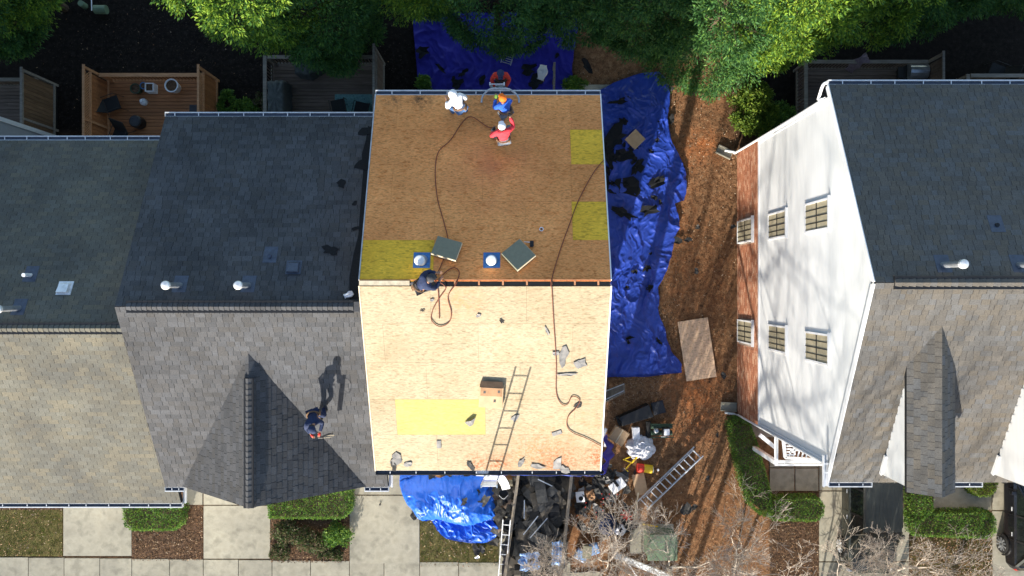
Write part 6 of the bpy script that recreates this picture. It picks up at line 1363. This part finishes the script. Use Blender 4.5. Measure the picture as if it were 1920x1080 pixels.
# ------------------------------------------------------------------ people
def skinmesh(name, m, joints, edges, parent, root=0, sub=1, smooth=True):
    me = bpy.data.meshes.new(name); me.from_pydata([tuple(j[0]) for j in joints], edges, []); o = bpy.data.objects.new(name+'_tmp', me); C.objects.link(o)
    sk = o.modifiers.new('skin', 'SKIN'); sk.use_smooth_shade = True; sb = o.modifiers.new('sub', 'SUBSURF'); sb.levels = sub; sb.render_levels = sub
    for i, j in enumerate(joints):
        r = j[1]; r = r if isinstance(r, tuple) else (r, r); me.skin_vertices[0].data[i].radius = r; me.skin_vertices[0].data[i].use_root = (i == root)
    dg = bpy.context.evaluated_depsgraph_get(); dg.update(); m2 = bpy.data.meshes.new_from_object(o.evaluated_get(dg)); bpy.data.objects.remove(o); m2.name = name
    m2.materials.clear(); m2.materials.append(M[m] if isinstance(m, str) else m)
    return link(name, m2, parent)
def person(label, px, py, surf, yaw, lean, crouch, hands, top, legs, hat, boots='dark', feet=((-.14, 0), (.14, 0)), side=0.0, gloves=None, hood=False, zoff=0.0, glow=None, brim=True, collar=None, belt=True):
    """hands: two targets (x side, y forward, z up) from the chest, local; yaw turns the figure (0 = faces +y)"""
    b = S(px, py, surf) if isinstance(surf, str) else S(px, py, (surf,)[0]); b = Vector((b.x, b.y, b.z+zoff)); t = thing('person', label, 'person', tuple(b)); cy, sy = math.cos(yaw), math.sin(yaw)
    def Wd(x, y, z, ground=False):
        wx = b.x+x*cy-y*sy; wy = b.y+x*sy+y*cy; base = zs(surf, wy) if (ground and isinstance(surf, str)) else b.z
        return Vector((wx, wy, base+z))
    hz = .92-.50*crouch; hipy = -.12*lean-.18*crouch
    td = Vector((side, math.sin(lean), math.cos(lean))).normalized()
    hip = Vector((0, hipy, hz)); chest = hip+td*.38; neck = hip+td*.52; hd = (td+Vector((0, .1, .35))).normalized(); head = neck+hd*.17
    J = {}
    J['pel'] = hip; J['bel'] = hip+td*.2; J['che'] = chest; J['nec'] = neck; J['hea'] = head; J['top'] = head+hd*.08; J['nose'] = head+Vector((0, .105, -.01))
    for i, s_ in ((0, -1), (1, 1)):
        sh = chest+td*.06+Vector((s_*.19, 0, 0)); hn = chest+Vector(hands[i]); d = hn-sh; mx = .54
        if d.length > mx: hn = sh+d.normalized()*mx; d = hn-sh
        bend = math.sqrt(max(0.0, .28**2-(d.length/2)**2)); el = sh+d*.5+Vector((s_*.6, -.4, -.7)).normalized()*bend
        J['sh%d' % i] = sh; J['el%d' % i] = el; J['wr%d' % i] = hn; J['pa%d' % i] = hn+(hn-el).normalized()*.08
        fx, fy = feet[i]; J['hi%d' % i] = hip+Vector((s_*.10, 0, -.06)); J['fo%d' % i] = Vector((fx, fy, .08))
        kd = J['fo%d' % i]-J['hi%d' % i]; kb = math.sqrt(max(0.0, .43**2-(min(kd.length, .85)/2)**2)); J['kn%d' % i] = J['hi%d' % i]+kd*.5+Vector((s_*.25, 1, .1)).normalized()*kb; J['to%d' % i] = Vector((fx, fy+.15, .04))
    W_ = {k: Wd(*v) for k, v in J.items()}
    for i in (0, 1):
        dz = zs(surf, W_['fo%d' % i].y)-b.z if isinstance(surf, str) else 0
        W_['fo%d' % i].z += dz; W_['to%d' % i].z = (zs(surf, W_['to%d' % i].y) if isinstance(surf, str) else b.z)+.05
    rad = dict(pel=(.15, .12), bel=(.14, .11), che=(.16, .12), nec=.055, hea=(.085, .095), top=(.065, .07), nose=.018)
    for i in '01': rad.update({'sh'+i: .065, 'el'+i: .045, 'wr'+i: .028, 'pa'+i: (.04, .02), 'hi'+i: .09, 'kn'+i: .06, 'fo'+i: .042, 'to'+i: (.045, .03)})
    E = [('pel', 'bel'), ('bel', 'che'), ('che', 'nec'), ('nec', 'hea'), ('hea', 'top'), ('hea', 'nose')]
    for i in '01': E += [('che', 'sh'+i), ('sh'+i, 'el'+i), ('el'+i, 'wr'+i), ('wr'+i, 'pa'+i), ('pel', 'hi'+i), ('hi'+i, 'kn'+i), ('kn'+i, 'fo'+i), ('fo'+i, 'to'+i)]
    # fingers
    for i in '01':
        d = (W_['pa'+i]-W_['el'+i]).normalized(); s_ = d.cross(Vector((0, 0, 1))); s_ = s_.normalized() if s_.length > .1 else Vector((1, 0, 0))
        for k, (o_, ln) in enumerate(((-.034, .065), (-.012, .078), (.012, .072), (.034, .055))):
            a = 'f%s%d' % (i, k); W_[a] = W_['pa'+i]+s_*o_+d*.03; W_[a+'b'] = W_[a]+d*ln*.55; W_[a+'c'] = W_[a+'b']+(d+Vector((0, 0, -.7))).normalized()*ln*.5
            rad.update({a: .011, a+'b': .0095, a+'c': .008}); E += [('pa'+i, a), (a, a+'b'), (a+'b', a+'c')]
        a = 't'+i; sg = -1 if i == '1' else 1; W_[a] = W_['wr'+i]+s_*sg*.035+d*.03; W_[a+'b'] = W_[a]+(d+s_*sg*.9).normalized()*.05; rad.update({a: .014, a+'b': .010}); E += [('wr'+i, a), (a, a+'b')]
    keys = list(W_.keys()); ix = {k: i for i, k in enumerate(keys)}
    skinmesh('body', 'skin', [(W_[k], rad[k]) for k in keys], [(ix[a], ix[b_]) for a, b_ in E], t, ix['pel'])
    def part(nm, m, ks, es, grow, ends=()):
        kk = list(ks); ii = {k: i for i, k in enumerate(kk)}
        jj = []
        for k in kk:
            r = rad[k]; r = r if isinstance(r, tuple) else (r, r); g_ = grow; jj.append((W_[k], (r[0]+g_, r[1]+g_)))
        return skinmesh(nm, m, jj, [(ii[a], ii[b_]) for a, b_ in es], t, 0)
    part('jacket', top, ['che', 'pel', 'bel', 'nec', 'sh0', 'el0', 'wr0', 'sh1', 'el1', 'wr1'], [('pel', 'bel'), ('bel', 'che'), ('che', 'nec'), ('che', 'sh0'), ('sh0', 'el0'), ('el0', 'wr0'), ('che', 'sh1'), ('sh1', 'el1'), ('el1', 'wr1')], .028)
    part('trousers', legs, ['pel', 'hi0', 'kn0', 'fo0', 'hi1', 'kn1', 'fo1'], [('pel', 'hi0'), ('hi0', 'kn0'), ('kn0', 'fo0'), ('pel', 'hi1'), ('hi1', 'kn1'), ('kn1', 'fo1')], .022)
    for i in '01': skinmesh('boot', boots, [(W_['fo'+i], (.055, .05)), (W_['fo'+i].lerp(W_['to'+i], .5), (.06, .05)), (W_['to'+i]+(W_['to'+i]-W_['fo'+i])*.2, (.055, .035))], [(0, 1), (1, 2)], t)
    if belt:
        a_ = (W_['bel']-W_['pel']).normalized(); u_ = a_.cross(Vector((0, 1, 0))).normalized(); v_ = a_.cross(u_); c0 = W_['pel']+a_*.07; g = G()
        ring = [c0+u_*.20*math.cos(q)+v_*.165*math.sin(q) for q in [6.2832*i/16 for i in range(17)]]; g.tube(ring, .025, 6, cap=False)
        for q in (0, 1, 7, 9): p_ = ring[q]; g.beam(p_-a_*.12, p_+a_*.0, .09, .05, (p_-c0).normalized())
        g.build('tool_belt', 'deckbrown', t)
    if gloves:
        for i in '01': skinmesh('glove', gloves, [(W_['wr'+i], (.042, .04)), (W_['pa'+i], (.055, .035)), (W_['pa'+i]+(W_['pa'+i]-W_['wr'+i])*.8, (.04, .028))], [(0, 1), (1, 2)], t)
    hdw = (Wd(*(J['head'] if 'head' in J else J['hea']+hd))-W_['hea']).normalized(); fw = Vector((-sy, cy, 0)); fw = (fw-hdw*fw.dot(hdw)).normalized(); sw = fw.cross(hdw)
    Rm = Matrix(((sw.x, fw.x, hdw.x, W_['hea'].x), (sw.y, fw.y, hdw.y, W_['hea'].y), (sw.z, fw.z, hdw.z, W_['hea'].z), (0, 0, 0, 1)))
    g = G(); n = 16
    if hood: g.lathe((0, -.02, 0), [(.10, -.14), (.135, -.06), (.14, .02), (.125, .09), (.08, .14), (.02, .16)], n)
    else: g.lathe((0, 0, 0), [(.118, .015), (.122, .05), (.108, .10), (.07, .14), (.02, .155)], n)
    if not hood and brim:
        b_ = len(g.v); g.v += [(-.09, .07, .02), (.09, .07, .02), (.075, .19, .0), (0, .215, -.005), (-.075, .19, .0), (-.09, .07, .032), (.09, .07, .032), (.075, .19, .012), (0, .215, .007), (-.075, .19, .012)]
        g.f += [tuple(b_+i for i in (4, 3, 2, 1, 0)), tuple(b_+5+i for i in range(5))]+[(b_+i, b_+(i+1) % 5, b_+5+(i+1) % 5, b_+5+i) for i in range(5)]
    g.xf(Rm); g.build('hood' if hood else 'cap', hat, t, smooth=True)
    if not hood:
        g = G().lathe((0, -.012, -.04), [(.07, -.06), (.098, -.02), (.104, .05)], 14).xf(Rm).build('hair', 'black', t, smooth=True)
        for sx in (-1, 1): G().lathe((sx*.035, .088, .0), [(.008, -.008), (.012, 0), (.008, .008)], 8).xf(Rm).build('eye', 'black', t)
        G().lathe((0, .095, -.055), [(.02, -.004), (.02, .004)], 8).xf(Rm).build('mouth', 'red', t)
    if collar: 
        skinmesh('collar', collar, [(W_['che'].lerp(W_['nec'], .75), (.085, .08)), (W_['nec'], (.07, .065))], [(0, 1)], t)
    t.scale = (.87, .87, .87); return t, W_
Y = math.radians
person('worker in a white hooded sweatshirt and jeans by the rear gutter', 864, 211, 'cb', Y(38), .45, .12, ((-.22, .22, -.25), (.20, -.02, -.34)), 'whitec', 'denim', 'whitec', hood=True, feet=((-.2, .1), (.16, -.12)))
person('worker in royal blue jacket and orange cap standing at the rear gutter', 948, 219, 'cb', Y(25), .28, .05, ((-.16, .30, -.16), (.0, .30, -.24)), 'bluec', 'greyp', 'orange', gloves='hiviz', feet=((-.12, -.12), (.14, .06)))
person('worker crouching in a pinkish red jacket with white and blue cap', 943, 258, 'cb', Y(10), .35, .75, ((-.28, .15, -.25), (.30, .40, .12)), 'redp', 'greyp', 'foam', gloves='black', collar='bluec', feet=((-.26, .0), (.2, .02)))
person('worker in a red sweater and dark cap on the ladder beyond the rear gutter', 940, 161, 'rear', Y(180), .12, 0, ((-.16, .34, -.16), (.20, .34, -.18)), 'redc', 'greyd', 'navy', gloves='lead', collar='orange')
person('worker in navy jacket and grey trousers sitting at the ridge opening', 803, 530, 'cb', Y(-60), .75, .85, ((-.10, .38, -.22), (.16, .34, -.25)), 'navy', 'greyd', 'greyd', collar='denim', feet=((-.22, .10), (.2, .06)))
_, Wp = person('worker in navy jacket and red gloves bending with a plank on the charcoal roof', 604, 772, 'bf', Y(200), .55, .12, ((-.05, .38, -.18), (.26, .34, -.22)), 'navy', 'navy', 'navy', gloves='red', feet=((-.14, -.12), (.15, .1)))
c = Wp['pa0']; t = thing('plank', 'short plank with a hanging cord held by the worker on the charcoal roof', 'plank', tuple(c))
G().beam(c+Vector((.05, -.0, .05)), c+Vector((.12, -.05, -.78)), .13, .03, Vector((0, 1, 0))).build('board', 'railgrey', t)
G().tube(smoothpath([c+Vector((.1, 0, 0)), c+Vector((.3, 0, -.12)), c+Vector((.32, 0, -.35)), c+Vector((.15, 0, -.3)), c+Vector((.1, 0, -.1))], 5), .008).build('cord', 'bright', t)
